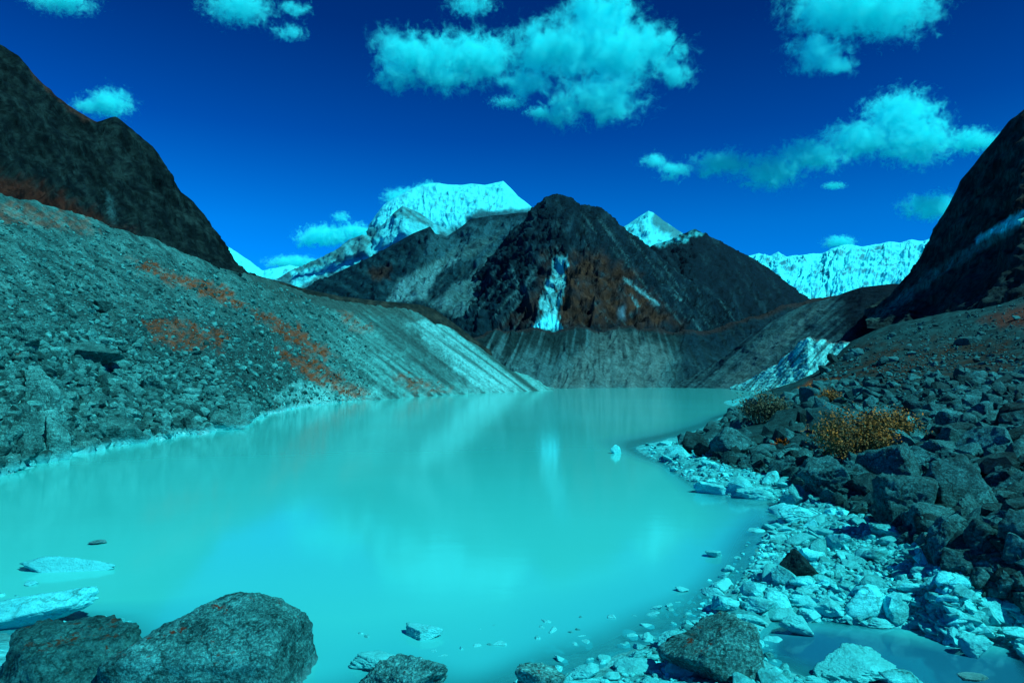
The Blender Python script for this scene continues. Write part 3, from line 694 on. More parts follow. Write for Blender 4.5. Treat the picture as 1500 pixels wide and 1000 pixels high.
LAND = []
ORD = ["largest", "second largest", "third largest", "fourth largest", "fifth largest", "sixth largest", "seventh largest", "eighth largest", "ninth largest", "tenth largest"]
CUTS = [" at ", " in ", " lying ", " just ", " between ", " alone", " behind ", " with ", " cut ", " right of ", " left of ", " barely ", " beside ", " leaning ", " on ", " standing ", " among ", " under ", " near ", " along ", " above ", " where ", " off ", " high ", " across ", " touching ", " by ", " tapering ", " farthest "]
def short_name(label):
    cut = min([label.find(c) for c in CUTS if c in label] + [len(label)])
    return label[:cut].strip()
def landmark(label, x, y):
    LAND.append((short_name(label), x, y))
def name_by_landmarks(placed, noun, plural, group):
    """placed: (object, photo x, y, size). Say beside which named rock each stands, and how it ranks there by size."""
    cells = {}
    for o, x, y, sz in placed:
        n_, lx_, ly_ = min(LAND, key=lambda t: math.hypot(t[1] - x, (t[2] - y) * 1.6))
        dx_, dy_ = x - lx_, y - ly_
        d_ = ("right of" if dx_ > 0 else "left of") if abs(dx_) > abs(dy_) * 1.3 else ("in front of" if dy_ > 0 else "behind")
        cells.setdefault((d_, n_), []).append((sz, o))
    for (d_, n_), v in cells.items():
        v.sort(key=lambda t: -t[0])
        for k, (sz, o) in enumerate(v):
            o["label"] = (f"{ORD[k]} {noun} {d_} the {n_}" if len(v) > 1 else f"lone {noun} {d_} the {n_}") if k < len(ORD) else f"one of the small {plural} {d_} the {n_}"
            o["group"] = group
USED = []      # footprints of large named rocks in the photo plane, kept free of scatter
def boulder(name, x0, y0, x1, y1, mat, label, cat="boulder", kind="ang", seed=1, depth=.8, rot=0.0, tilt=(0, 0), sub=5, planes=9, power=14, rough=.13, sink=.22, z=None, group=None, faces=None, tall=False):
    """A single rock whose outline spans x0..x1, y0..y1 in the photo; it stands on the ground seen at its foot."""
    xm = (x0 + x1) / 2
    if z is None:
        p, _ = hit(bvh_bank, xm, y1)
        if p is None or p.z < -.1: p = Vector(on_plane(np.array(xm), np.array(float(y1)), 0.0))
    else:
        p = Vector(on_plane(np.array(xm), np.array(float(y1)), z))
    D = p.y
    k_ = .92 if y1 > 880 else .97
    w = (x1 - x0) / 1000 * D / 2 * k_
    h = (y1 - y0) / 1000 * D * k_
    dip = math.atan(max(y1 - 561, 0) / 1000)
    if not tall: h = max(.32 * h, h - .75 * 2 * w * depth * math.sin(dip))
    H = h / (1 - sink)
    V, F = rock_verts(sub, seed, 1 if faces else planes, power * 1.5, rough, (w, w * depth, H / 2), 2.2, faces)
    if rot or tilt != (0, 0):
        M = np.array((Matrix.Rotation(rot, 3, 'Z') @ Matrix.Rotation(tilt[0], 3, 'X') @ Matrix.Rotation(tilt[1], 3, 'Y')))
        V = V @ M.T
        V[:, 0] *= w / np.abs(V[:, 0]).max(); V[:, 2] *= H / 2 / np.abs(V[:, 2]).max()
    me = raw_mesh(name, V, F, smooth=True)
    me.materials.append(mat)
    o = link(name, me, None, None, label, cat, group)
    o.location = (p.x, p.y + w * depth * .55, p.z + h - H / 2)
    USED.append((x0, y0, x1, y1)); landmark(label, xm, min(y1, 985))
    return o

exec_marker = None
# --- named rocks: foreground left
B = boulder
B("boulder", 150, 880, 442, 1035, M_rock_lichen, "big rounded grey boulder with rusty lichen at the bottom left", faces=[(1, 0, 0.1, 0.86), (-0.62, 0, 0.78, 0.74), (0, -0.5, 0.85, 0.8)], tall=True, seed=31, sub=6, power=9, rough=.07, depth=.7, planes=7, z=-.1)
B("boulder", -60, 930, 195, 1050, M_rock_moss, "mossy streaked boulder in the corner left of the big rounded boulder", faces=[(-.35,-.1,.92,.55),(.3,-.55,.75,.6)], tall=True, seed=32, sub=6, power=8, depth=.6, z=-.15, tilt=(0, .2))
B("flat_stone", -40, 866, 130, 922, M_rock_pale, "smooth white slab lying in the water at the left edge", cat="flat stone", tall=True, seed=33, power=6, depth=.55, z=-.02, tilt=(0, -.18))
B("flat_stone", 15, 808, 162, 838, M_rock_pale, "long striped slab tapering to a point in the water above the white slab", cat="flat stone", faces=[(0.25, -0.9, 0.3, 0.3), (0.25, 0.9, 0.3, 0.4)], seed=47, power=14, depth=.3, z=-.02)
B("stone", 122, 788, 152, 797, M_rock_dark, "small dark stone just breaking the water past the striped slab", cat="stone", seed=35, sub=4, z=0)
B("stone", 30, 849, 52, 857, M_rock_pale, "tiny pale sliver of stone between the striped slab and the white slab", cat="stone", seed=36, sub=4, z=0)
B("stone", 588, 908, 652, 938, M_rock_pale, "pale triangular flat stone alone in the water at bottom centre", cat="stone", faces=[(0.5, -0.85, 0.1, 0.35), (-0.75, -0.6, 0.1, 0.55), (0, 0, 1, 0.5)], seed=37, power=20, depth=.7, z=-.03)
B("flat_stone", 505, 945, 622, 985, M_rock_pale, "pale ledge stone in the water behind the orange flecked rock", cat="flat stone", seed=38, depth=.5, z=-.02)
B("boulder", 506, 964, 660, 1040, M_rock_lichen, "dark rock with orange lichen flecks cut by the bottom edge", tall=True, seed=39, sub=6, depth=.6, power=20, z=-.1)
B("boulder", 752, 976, 832, 1030, M_rock_lichen, "small dark lichen capped rock at the bottom edge right of centre", tall=True, seed=40, depth=.7, power=10)
B("stone", 836, 962, 882, 992, M_rock_pale, "white rounded stone right of the small dark lichen capped rock", cat="stone", seed=41, power=7)
B("stone", 800, 926, 848, 938, M_rock_dark, "dark flat stone barely above the shallow water at bottom centre right", cat="stone", seed=42, sub=4, z=-.04)
# --- foreground right
B("boulder", 972, 915, 1138, 1000, M_rock_lichen, "large dark wedge boulder topped with orange lichen beside the blue pool", faces=[(-0.45, -0.05, 0.9, 0.25), (0.25, 0, 0.97, 0.6), (0.95, -0.2, 0.2, 0.9), (0.1, -0.85, 0.5, 0.55)], tall=True, seed=43, sub=6, power=16, depth=.7, planes=8)
B("stone", 962, 914, 1028, 955, M_rock_pale, "pale cracked stone leaning behind the dark wedge boulder", cat="stone", seed=44, power=9)
B("stone", 1086, 946, 1130, 985, M_rock_pale, "white block on the right flank of the dark wedge boulder", cat="stone", seed=45, power=16)
B("boulder", 1194, 935, 1326, 998, M_rock_pale, "large pale pyramid stone standing in the blue pool", faces=[(-0.62, -0.35, 0.7, 0.46), (0.45, -0.3, 0.85, 0.6), (0.1, -0.95, 0.2, 0.75)], seed=46, sub=6, power=20, planes=7, depth=.7)
B("stone", 1296, 970, 1368, 1015, M_rock_pale, "grey speckled stone right of the pale pyramid stone", cat="stone", seed=48)
B("stone", 1406, 978, 1456, 998, M_rock_dark, "flat brown edged stone in the pool at bottom right", cat="stone", seed=49, z=-.03)
B("stone", 1043, 864, 1088, 895, M_rock_pale, "rounded white stone standing in shallow water left of the paired stones", cat="stone", seed=50, power=8)
B("stone", 1088, 866, 1150, 900, M_rock_pale, "pair of fused pale stones at the mouth of the pool", cat="stone", seed=51, power=9)
B("stone", 1088, 896, 1126, 912, M_rock_pale, "smooth white oval stone above the thin white slab", cat="stone", seed=52, power=6)
B("flat_stone", 1054, 906, 1124, 922, M_rock_pale, "thin white slab lying behind the dark wedge boulder", cat="flat stone", seed=53, depth=.5)
B("stone", 1140, 890, 1192, 930, M_rock_pale, "pale block stone on the far edge of the blue pool", cat="stone", seed=54, power=12)
B("stone", 1238, 845, 1312, 895, M_rock_pale, "big smooth pale rounded stone in the middle of the stony shore", cat="stone", seed=55, power=6)
B("boulder", 1144, 800, 1210, 850, M_rock_dark, "brown pyramid shaped rock among the white shore stones", faces=[(-0.75, -0.1, 0.65, 0.42), (0.7, -0.2, 0.68, 0.45)], seed=56, power=14)
B("stone", 1256, 890, 1330, 920, M_rock_pale, "pale angular stone just below the big smooth rounded stone", cat="stone", seed=57, power=14)
B("stone", 1412, 925, 1455, 962, M_rock_pale, "white tilted stone on the right rim of the blue pool", cat="stone", seed=58, power=10)
B("stone", 1384, 937, 1418, 953, M_rock_pale, "flat pale stone touching the pool left of the white tilted stone", cat="stone", seed=59, power=8)
B("stone", 1444, 884, 1490, 918, M_rock_pale, "white egg shaped stone by the black hollow at the right edge", cat="stone", seed=60, power=7)
B("stone", 894, 650, 912, 664, M_rock_pale, "small pale block standing alone in the lake off the right point", cat="stone", seed=61, sub=4, power=20, z=0)
B("stone", 1034, 803, 1062, 816, M_rock_pale, "pale wedge stone alone in the shallows off the right shore", cat="stone", seed=62, sub=4, z=0)
B("stone", 1058, 826, 1078, 837, M_rock_pale, "small pale stone in the shallows nearer than the pale wedge stone", cat="stone", seed=63, sub=4, z=0)
B("stone", 990, 856, 1012, 866, M_rock_pale, "flat little stone farthest out in the shallows at lower right", cat="stone", seed=64, sub=4, z=0)
# --- dark boulders of the right bank
B("boulder", 1178, 660, 1268, 722, M_rock_dark, "dark roof shaped boulder with a lit upper edge on the right bank", faces=[(-0.35, -0.3, 0.88, 0.5), (0.8, -0.2, 0.55, 0.62), (-0.2, -0.95, -0.1, 0.6)], seed=65, power=22, planes=7)
B("boulder", 1275, 640, 1360, 712, M_rock_dark, "dark two faced boulder leaning above the great block on the right bank", faces=[(-0.75, -0.65, 0.1, 0.45), (0.65, -0.6, 0.45, 0.5), (-0.2, 0.1, 0.97, 0.75)], seed=66, power=24, planes=7)
B("boulder", 1292, 682, 1395, 772, M_rock_dark, "great dark flat faced block at the front of the right bank", faces=[(-0.15, -0.98, 0.1, 0.55), (0.1, -0.1, 1, 0.7), (-0.98, -0.1, 0.1, 0.8)], seed=67, power=26, planes=7)
B("boulder", 1380, 655, 1478, 748, M_rock_dark, "massive lichen grey boulder behind the great dark block", faces=[(-0.3, -0.7, 0.65, 0.6), (0.75, -0.3, 0.6, 0.62)], seed=68, power=12, planes=8)
B("boulder", 1478, 735, 1560, 830, M_rock_dark, "tall dark boulder cut by the right edge", seed=69, power=16)
B("boulder", 1365, 748, 1425, 815, M_rock_dark, "rounded dark boulder under the massive lichen grey boulder", seed=70, power=9)
B("boulder", 1420, 752, 1482, 812, M_rock_dark, "reddish dark boulder between the rounded boulder and the right edge", seed=71, power=10)
B("boulder", 1040, 620, 1105, 668, M_rock_dark, "rounded grey boulder near the water at the right point", seed=72, power=10)
B("boulder", 998, 628, 1042, 662, M_rock_dark, "stubby dark boulder at the tip of the right point", seed=73, power=14)
B("boulder", 1395, 600, 1440, 640, M_rock_dark, "domed boulder with a bluish cap and black hollow beneath it", seed=74, power=8)
B("boulder", 1440, 572, 1475, 606, M_rock_dark, "pale topped angular boulder high on the right bank", seed=75, power=18)
B("boulder", 1160, 590, 1190, 622, M_rock_dark, "slanting bluish boulder left of the big yellow bush", seed=76, power=14)
B("stone", 1326, 608, 1342, 624, M_rock_pale, "small white rounded stone right of the big yellow bush", cat="stone", seed=77, sub=4, power=7)
B("flat_stone", 1018, 700, 1086, 724, M_rock_pale, "layered white slab along the waterline of the right point", cat="flat stone", seed=78, power=20, depth=.7, sink=.4)
B("flat_stone", 1072, 708, 1142, 731, M_rock_pale, "wide pale slab beside the layered white slab at the waterline", cat="flat stone", seed=178, power=20, depth=.7, sink=.4)
B("flat_stone", 1140, 735, 1205, 762, M_rock_pale, "broad white slab at the corner where the stony shore begins", cat="flat stone", seed=79, power=10, depth=.7)
B("boulder", 1145, 705, 1185, 740, M_rock_pale, "pale grey upright rock behind the broad white slab", seed=80, power=18)
# --- named boulders of the left slope
def left_boulder(x0, y0, x1, y1, label, seed, power=18, planes=8):
    p, n = hit(bvh_left, (x0 + x1) / 2, y1)
    if p is None: p = Vector(on_plane(np.array((x0 + x1) / 2), np.array(float(y1)), 0.0))
    D = p.y; w = (x1 - x0) / 2000 * D; h = (y1 - y0) / 1000 * D; H = h * 1.4
    V, F = rock_verts(5, seed, planes, 34, .12, (w, w * .8, H / 2))
    me = raw_mesh("boulder", V, F, smooth=False); me.materials.append(M_rock_left)
    o = link("boulder", me, None, None, label, "boulder")
    o.location = (p.x, p.y + w * .3, p.z + h - H / 2)
    USED.append((x0, y0, x1, y1)); landmark(label, (x0 + x1) / 2, y1)
left_boulder(30, 535, 90, 600, "tall pointed boulder low on the left slope", 81)
left_boulder(10, 470, 60, 506, "broad boulder with a black hollow under it on the left slope", 82)
left_boulder(295, 602, 360, 634, "flat topped boulder with a black underside near the left shore", 83)
left_boulder(345, 590, 368, 618, "dark upright boulder at the left shore beside the flat topped one", 84)
left_boulder(80, 497, 165, 527, "long pale outcrop boulder across the left slope", 85)
left_boulder(5, 602, 60, 660, "blocky boulder at the left edge just above the shore", 86)
left_boulder(55, 610, 92, 668, "narrow ridged boulder above the shore at lower left", 87)
left_boulder(125, 610, 200, 650, "wide low boulder at the foot of the left slope", 88)
left_boulder(200, 545, 240, 575, "greenish squat boulder in the middle of the left scree", 89)
left_boulder(132, 440, 160, 456, "dark boulder casting a black shadow high on the left slope", 90)
left_boulder(20, 680, 55, 692, "dark flat rock on the pale rim at the left edge of the lake", 91)
left_boulder(372, 628, 396, 640, "dark low rock off the tip of the left shore", 92)

# ------------------------------------------------------------------ scattered rocks
def blocked(x, y, grow=0.0):
    return any(a + grow * (c - a) < x < c - grow * (c - a) and b + grow * (d_ - b) < y < d_ for a, b, c, d_ in USED)

def poly_hit(poly):
    poly = np.asarray(poly, float)
    def f(x, y):
        return in_poly(np.array([x], float), np.array([y], float), poly, 1.0)[0] > .5
    return f, poly.min(0), poly.max(0)

def sample(bvh, poly, n, size, seed, zmin=-.25):
    """n rocks spread evenly over a patch of ground: (point, normal, radius in metres, radius in px)."""
    g = np.random.default_rng(seed)
    poly = np.asarray(poly, float); lo, hi = poly.min(0), poly.max(0)
    xs, ys = [], []
    while len(xs) < n:
        x = g.uniform(lo[0], hi[0], n * 2); y = g.uniform(lo[1], hi[1], n * 2)
        k = in_poly(x, y, poly, 1.0) > .5
        xs += x[k].tolist(); ys += y[k].tolist()
    out = []
    for x, y in zip(xs[:n], ys[:n]):
        p, nn = hit(bvh, x, y)
        if p is None or p.z < zmin: continue
        if zmin < -.25: p.z = max(p.z, -.03 - .06 * g.random())
        s = size(x, y, g)
        out.append((p, nn, s / 1000 * p.y, s, x, y))
    return out

def place_things(items, name, kinds, mat, label_of, cat, group, seed, limit=290, flat=1.0):
    g = np.random.default_rng(seed)
    items = sorted(items, key=lambda t: -t[3])
    keep, drop = [], []
    for t in items: (drop if blocked(t[4], t[5], .12) or len(keep) >= limit else keep).append(t)
    placed = []
    for (p, nn, r, s, x, y) in keep:
        o = bpy.data.objects.new(name, variant(kinds[g.integers(len(kinds))], int(g.integers(10)), mat))
        scene.collection.objects.link(o)
        sc = g.uniform(.8, 1.15, 3)
        o.scale = (r * sc[0], r * sc[1], r * sc[2] * flat)
        o.location = p + Vector((0, 0, r * .22 * flat))
        o.rotation_euler = (g.normal(0, .35 * flat), g.normal(0, .35 * flat), g.uniform(0, 6.28))
        o["category"] = cat; placed.append((o, x, y, s))
    name_by_landmarks(placed, *label_of, group)
    return [t for t in drop if not blocked(t[4], t[5], .3)]

def place_stuff(items, name, mat, seed, label, sub=1, power=16, flatten=.75):
    g = np.random.default_rng(seed)
    bases = [[rock_verts(q, 300 + seed * 10 + k, 6, power, .0, (1, .85, flatten)) for k in range(8)] for q in (1, 2)]
    Vs, Fs, Rs, off = [], [], [], 0
    for (p, nn, r, s, x, y) in items:
        V, F = bases[1 if s > 3.2 else 0][g.integers(8)]
        a, b_, c_ = g.normal(0, .4), g.normal(0, .4), g.uniform(0, 6.28)
        ca, sa, cb, sb, cc, sc_ = math.cos(a), math.sin(a), math.cos(b_), math.sin(b_), math.cos(c_), math.sin(c_)
        M = np.array([[cc, -sc_, 0], [sc_, cc, 0], [0, 0, 1]]) @ np.array([[1, 0, 0], [0, ca, -sa], [0, sa, ca]]) @ np.array([[cb, 0, sb], [0, 1, 0], [-sb, 0, cb]])
        W = (V * g.uniform(.75, 1.2, 3)) @ M.T * r + np.array([p.x, p.y, p.z + r * .2])
        Vs.append(W); Fs.append(F + off); Rs.append(np.full(len(W), g.random())); off += len(W)
    me = raw_mesh(name, np.concatenate(Vs), np.concatenate(Fs), smooth=False, extra={"rnd": np.concatenate(Rs)})
    o = link(name, me, mat, kind="stuff"); o["label"] = label
    return o

USED += [(1064, 575, 1170, 648), (1195, 604, 1345, 676)]      # room for the two bushes
# left slope: sizes fall off up the slope
def size_left(x, y, g):
    near = np.clip((y - 300) / 360, 0, 1) * np.clip(1.15 - x / 700, .25, 1)
    return min((1.1 + 4.1 * near ** 1.7) * (g.pareto(2.2) * .56 + .5), 3.6 + 13 * near ** 1.7)
L_all = sample(bvh_left, [(-40, 300), (60, 305), (150, 332), (300, 392), (420, 425), (520, 470), (560, 560), (520, 588), (400, 604), (350, 626), (230, 645), (60, 680), (-40, 708)], 23000, lambda x, y, g: size_left(x, y, g) * .95, 1)
L_all += sample(bvh_left, [(-40, 480), (120, 480), (330, 560), (390, 604), (340, 628), (230, 645), (60, 680), (-40, 708)], 7500, size_left, 2)
L_all += sample(bvh_left, [(-40, 560), (120, 540), (330, 580), (390, 604), (340, 628), (230, 645), (60, 680), (-40, 708)], 200, lambda x, y, g: g.uniform(6, 15), 8)
lab_left = ("grey angular rock", "grey angular rocks")
gv = np.random.default_rng(77)
lxy = np.array([[t[4], t[5]] for t in L_all])
vm = np.zeros(len(lxy))
for k, poly in enumerate(VEG): vm = np.maximum(vm, in_poly(lxy[:, 0], lxy[:, 1], poly, 5, 20, k))
fade = sstep(560, 400, lxy[:, 0] + .25 * (lxy[:, 1] - 560))
L_all = [t for t, v_, f_ in zip(L_all, vm, fade) if gv.random() > .8 * v_ and (t[0].z > .35 or gv.random() < .45) and (gv.random() < f_ or t[3] < 1.6)]
rest = place_things(L_all, "scree_rock", ["ang"], M_rock_left, lab_left, "rock", "rocks lying on the left scree slope", 21)
rest += sample(bvh_left, [(-300, 250), (-40, 300), (-40, 708), (-300, 800)], 2600, size_left, 41)
place_stuff(rest, "scree_rubble", M_stuff_left, 1, "small grey scree covering the left slope")

# right bank, dark boulders
def size_dark(x, y, g):
    near = np.clip((y - 470) / 330, 0, 1)
    return min((1.7 + 11 * near ** 1.4) * (g.pareto(2.4) * .5 + .5), 34)
DARK_VIEW = [(min(x, 1530), y) for x, y in DARK_POLY]
D_all = sample(bvh_bank, DARK_VIEW, 6500, size_dark, 3)
D_all += sample(bvh_bank, [(1150, 690), (1240, 600), (1500, 560), (1530, 880), (1440, 850), (1290, 760)], 1800, lambda x, y, g: g.uniform(3, 9), 33)
D_all += sample(bvh_bank, [(1180, 690), (1280, 640), (1500, 620), (1530, 880), (1440, 850), (1290, 750)], 150, lambda x, y, g: g.uniform(12, 30), 31)
D_all += sample(bvh_bank, [(1000, 655), (1095, 592), (1240, 560), (1500, 545), (1510, 640), (1280, 650), (1180, 690), (1080, 685)], 420, lambda x, y, g: g.uniform(5, 14), 32)
lab_dark = ("dark boulder", "dark boulders")
rest = place_things(D_all, "boulder", ["ang", "ang", "rnd"], M_rock_dark, lab_dark, "boulder", "dark boulders heaped on the right bank", 22)
rest += sample(bvh_bank, [(1525, 440), (1780, 420), (1800, 900), (1530, 890)], 1500, lambda x, y, g: min(size_dark(x, y, g) * 1.5, 45), 42)
place_stuff(rest, "bank_rubble", M_stuff_dark, 2, "small dark rubble covering the right bank", sub=2)

# right shore, pale stones
def size_pale(x, y, g):
    near = np.clip((y - 640) / 360, 0, 1)
    return min((2.2 + 6.0 * near) * (g.pareto(2.3) * .5 + .5), 26)
P_all = sample(bvh_bank, [(936, 655), (985, 645), (1030, 668), (1140, 700), (1200, 735), (1290, 765), (1400, 830), (1460, 870), (1510, 890), (1510, 960), (1400, 945), (1250, 912), (1120, 905), (1075, 880), (1100, 820), (1135, 760), (1130, 730), (1050, 722), (980, 690)], 4400, size_pale, 4)
P_all += sample(bvh_bank, [(880, 1000), (930, 960), (980, 930), (1040, 900), (1090, 905), (1150, 960), (1200, 985), (1300, 985), (1400, 1010), (880, 1010)], 500, size_pale, 5)
P_all += sample(bvh_bank, [(960, 900), (1060, 850), (1110, 780), (1135, 735), (1090, 800), (1085, 870), (1000, 930)], 170, lambda x, y, g: size_pale(x, y, g) * .75, 6, -.5)
P_all += sample(bvh_bank, [(470, 1000), (520, 960), (640, 975), (760, 940), (880, 920), (960, 905), (960, 960), (880, 1000)], 85, lambda x, y, g: g.uniform(4, 14), 61, -.7)
P_all += sample(bvh_bank, [(-10, 930), (0, 880), (60, 880), (140, 905), (210, 925), (190, 960), (60, 940)], 45, lambda x, y, g: g.uniform(3, 12), 62, -.6)
P_all += sample(bvh_bank, [(20, 845), (0, 835), (-10, 900), (30, 880)], 14, lambda x, y, g: g.uniform(3, 9), 63, -.6)
lab_pale = ("pale silty stone", "pale silty stones")
rest = place_things(P_all, "shore_stone", ["rnd", "ang"], M_rock_pale, lab_pale, "stone", "pale stones strewn along the right shore", 23, flat=.66)
place_stuff(rest, "shore_gravel", M_stuff_pale, 3, "pale gravel between the stones of the right shore", sub=2, power=8, flatten=.6)

# ------------------------------------------------------------------ plants
def leaf_mat(name, a, b_):
    m, N, L = new_mat(name)
    bs = principled(N, L, 0.8, 0.1)
    at_ = N.new("ShaderNodeAttribute"); at_.attribute_name = "rnd"
    L.new(ramp(N, L, at_.outputs["Fac"], [(0.0, a), (0.55, tuple(.5 * (p + q) for p, q in zip(a, b_))), (1.0, b_)]), bs.inputs["Base Color"])
    return m
def leaf_cloud(pts, size, g, tone):
    """Small bent leaf quads at pts."""
    n = len(pts)
    u = g.normal(size=(n, 3)); u /= np.linalg.norm(u, axis=1)[:, None]
    w = np.cross(u, g.normal(size=(n, 3))); w /= np.linalg.norm(w, axis=1)[:, None]
    s = (size * g.uniform(.6, 1.3, n))[:, None]
    V = np.stack([pts - u * s, pts + w * s * .45, pts + u * s, pts - w * s * .45], 1).reshape(-1, 3)
    F = np.arange(n * 4).reshape(-1, 4)
    return V, F, np.repeat(tone, 4)
M_leaf_y = leaf_mat("yellow_leaves", (.035, .10, .055), (.25, .17, .018))
M_leaf_g = leaf_mat("green_leaves", (.016, .085, .065), (.075, .14, .07))
M_leaf_o = leaf_mat("orange_leaves", (.035, .022, .003), (.17, .078, .003))
M_stem, N_, L_ = new_mat("stems"); principled(N_, L_).inputs["Base Color"].default_value = (.03, .03, .022, 1)

def shrub(px_, py_, w_px, h_px, mat, label, seed, n=2600, group=None):
    p, _n = hit(bvh_bank, px_, py_)
    D = p.y; rw = w_px / 2000 * D; h = h_px / 1000 * D
    g = np.random.default_rng(seed)
    root = bpy.data.objects.new("shrub", None); scene.collection.objects.link(root); root.location = p
    root["label"] = label; root["category"] = "shrub"; n = int(n * 1.9)
    if group: root["group"] = group
    tips, V, F, off = [], [], [], 0
    for k in range(34):
        a = g.uniform(0, 6.28); rr = math.sqrt(g.uniform(0.02, 1)) * rw
        base = np.array([math.cos(a) * rr * .45, math.sin(a) * rr * .3, -.1]); tip = np.array([math.cos(a) * rr, math.sin(a) * rr * .6, h * (1.0 - .45 * (rr / rw) ** 2) * g.uniform(.6, 1.05)])
        rad_ = .012 * D / 40 + .01
        for t0, t1, q0, q1 in ((base, (base + tip) / 2 + [0, 0, .12 * h], 1, .7), ((base + tip) / 2 + [0, 0, .12 * h], tip, .7, .3)):
            for c_ in range(4):
                pass
            ring = np.array([[1, 0, 0], [-.5, .87, 0], [-.5, -.87, 0]]) * rad_
            V += [t0 + ring * q0, t1 + ring * q1]
            for c_ in range(3):
                F.append([off + c_, off + (c_ + 1) % 3, off + 3 + (c_ + 1) % 3, off + 3 + c_])
            off += 6
        tips.append((base, tip))
    link("stem", raw_mesh("stem", np.concatenate(V), np.array(F)), M_stem, root)
    pts, tone = [], []
    for k in range(n):
        b0, t0 = tips[g.integers(len(tips))]
        t = g.uniform(.35, 1.08)
        q = b0 + (t0 - b0) * t + g.normal(0, .085 * rw * 2, 3) * [1, .8, .6]
        if q[2] < -.05: q[2] = abs(q[2]) * .5
        pts.append(q)
        tone.append(np.clip(g.normal(.20 + .35 * (q[2] / h) + .25 * fbm(q[None] / rw * 2.5 + seed, 2)[0] * 2, .18), 0, 1))
    V, F, T = leaf_cloud(np.array(pts), min(.0016 * D + .015, .10), g, np.array(tone))
    link("foliage", raw_mesh("foliage", V, F, extra={"rnd": T}), mat, root)
shrub(1258, 672, 120, 78, M_leaf_y, "big yellow and green bush among the dark boulders of the right bank", 51, 4200)
shrub(1312, 650, 78, 50, M_leaf_y, "orange yellow bush on the right side of the big bush", 52, 1800)
shrub(1117, 620, 76, 48, M_leaf_g, "green and straw coloured bush near the water at the right point", 53, 2200)
shrub(1148, 660, 34, 16, M_leaf_o, "low rust red bush in front of the rounded grey boulder", 54, 700)
shrub(1215, 590, 40, 20, M_leaf_y, "low straw bush above the big yellow bush", 56, 700)

def tufts(bvh, polys, n, size_px, mat, name, label, seed, lift=.5):
    """Low heath: many small leaf blades in patches, one mass nobody could count."""
    g = np.random.default_rng(seed); V, F, T, off = [], [], [], 0
    for poly in polys:
        poly = np.asarray(poly, float); lo, hi = poly.min(0), poly.max(0)
        k = int(n * (hi[0] - lo[0]) * (hi[1] - lo[1]) / 1000)
        x = g.uniform(lo[0] - 6, hi[0] + 6, k); y = g.uniform(lo[1] - 6, hi[1] + 6, k)
        keep = (in_poly(x, y, poly, 3, 18, 1.0) > .5) & (fbm(q3(x, y, 11, 7, seed), 3) > -.12)
        for a, b_ in zip(x[keep], y[keep]):
            p, nn = hit(bvh, a, b_)
            if p is None: continue
            s = size_px / 1000 * p.y
            m_ = int(g.integers(8, 16))
            pts = np.array(p) + g.normal(0, 1, (m_, 3)) * [s, s, s * .3] + [0, 0, s * lift]
            v, f, t = leaf_cloud(pts, s * .5, g, np.clip(g.normal(.55, .25, m_), 0, 1))
            V.append(v); F.append(f + off); T.append(t); off += len(v)
    o = link(name, raw_mesh(name, np.concatenate(V), np.concatenate(F), extra={"rnd": np.concatenate(T)}), mat, kind="stuff"); o["label"] = label
tufts(bvh_left, VEG[:4] + VEG[5:], 55, 2.2, M_leaf_o, "heath_undergrowth", "orange heath in patches on the left slope", 61)
tufts(bvh_bank, [[(1160, 578), (1185, 560), (1240, 556), (1225, 568), (1190, 578)]], 90, 3.0, M_leaf_y, "straw_grass", "straw yellow grass at the foot of the pale bluff", 62)
tufts(bvh_bank, [[(1240, 520), (1400, 500), (1500, 490), (1500, 540), (1380, 545), (1260, 555)], [(1440, 470), (1500, 448), (1500, 480)]], 14, 2.2, leaf_mat("brown_heath", (.02, .014, .006), (.09, .035, .01)), "brown_undergrowth", "brown heath on the right rise", 63)

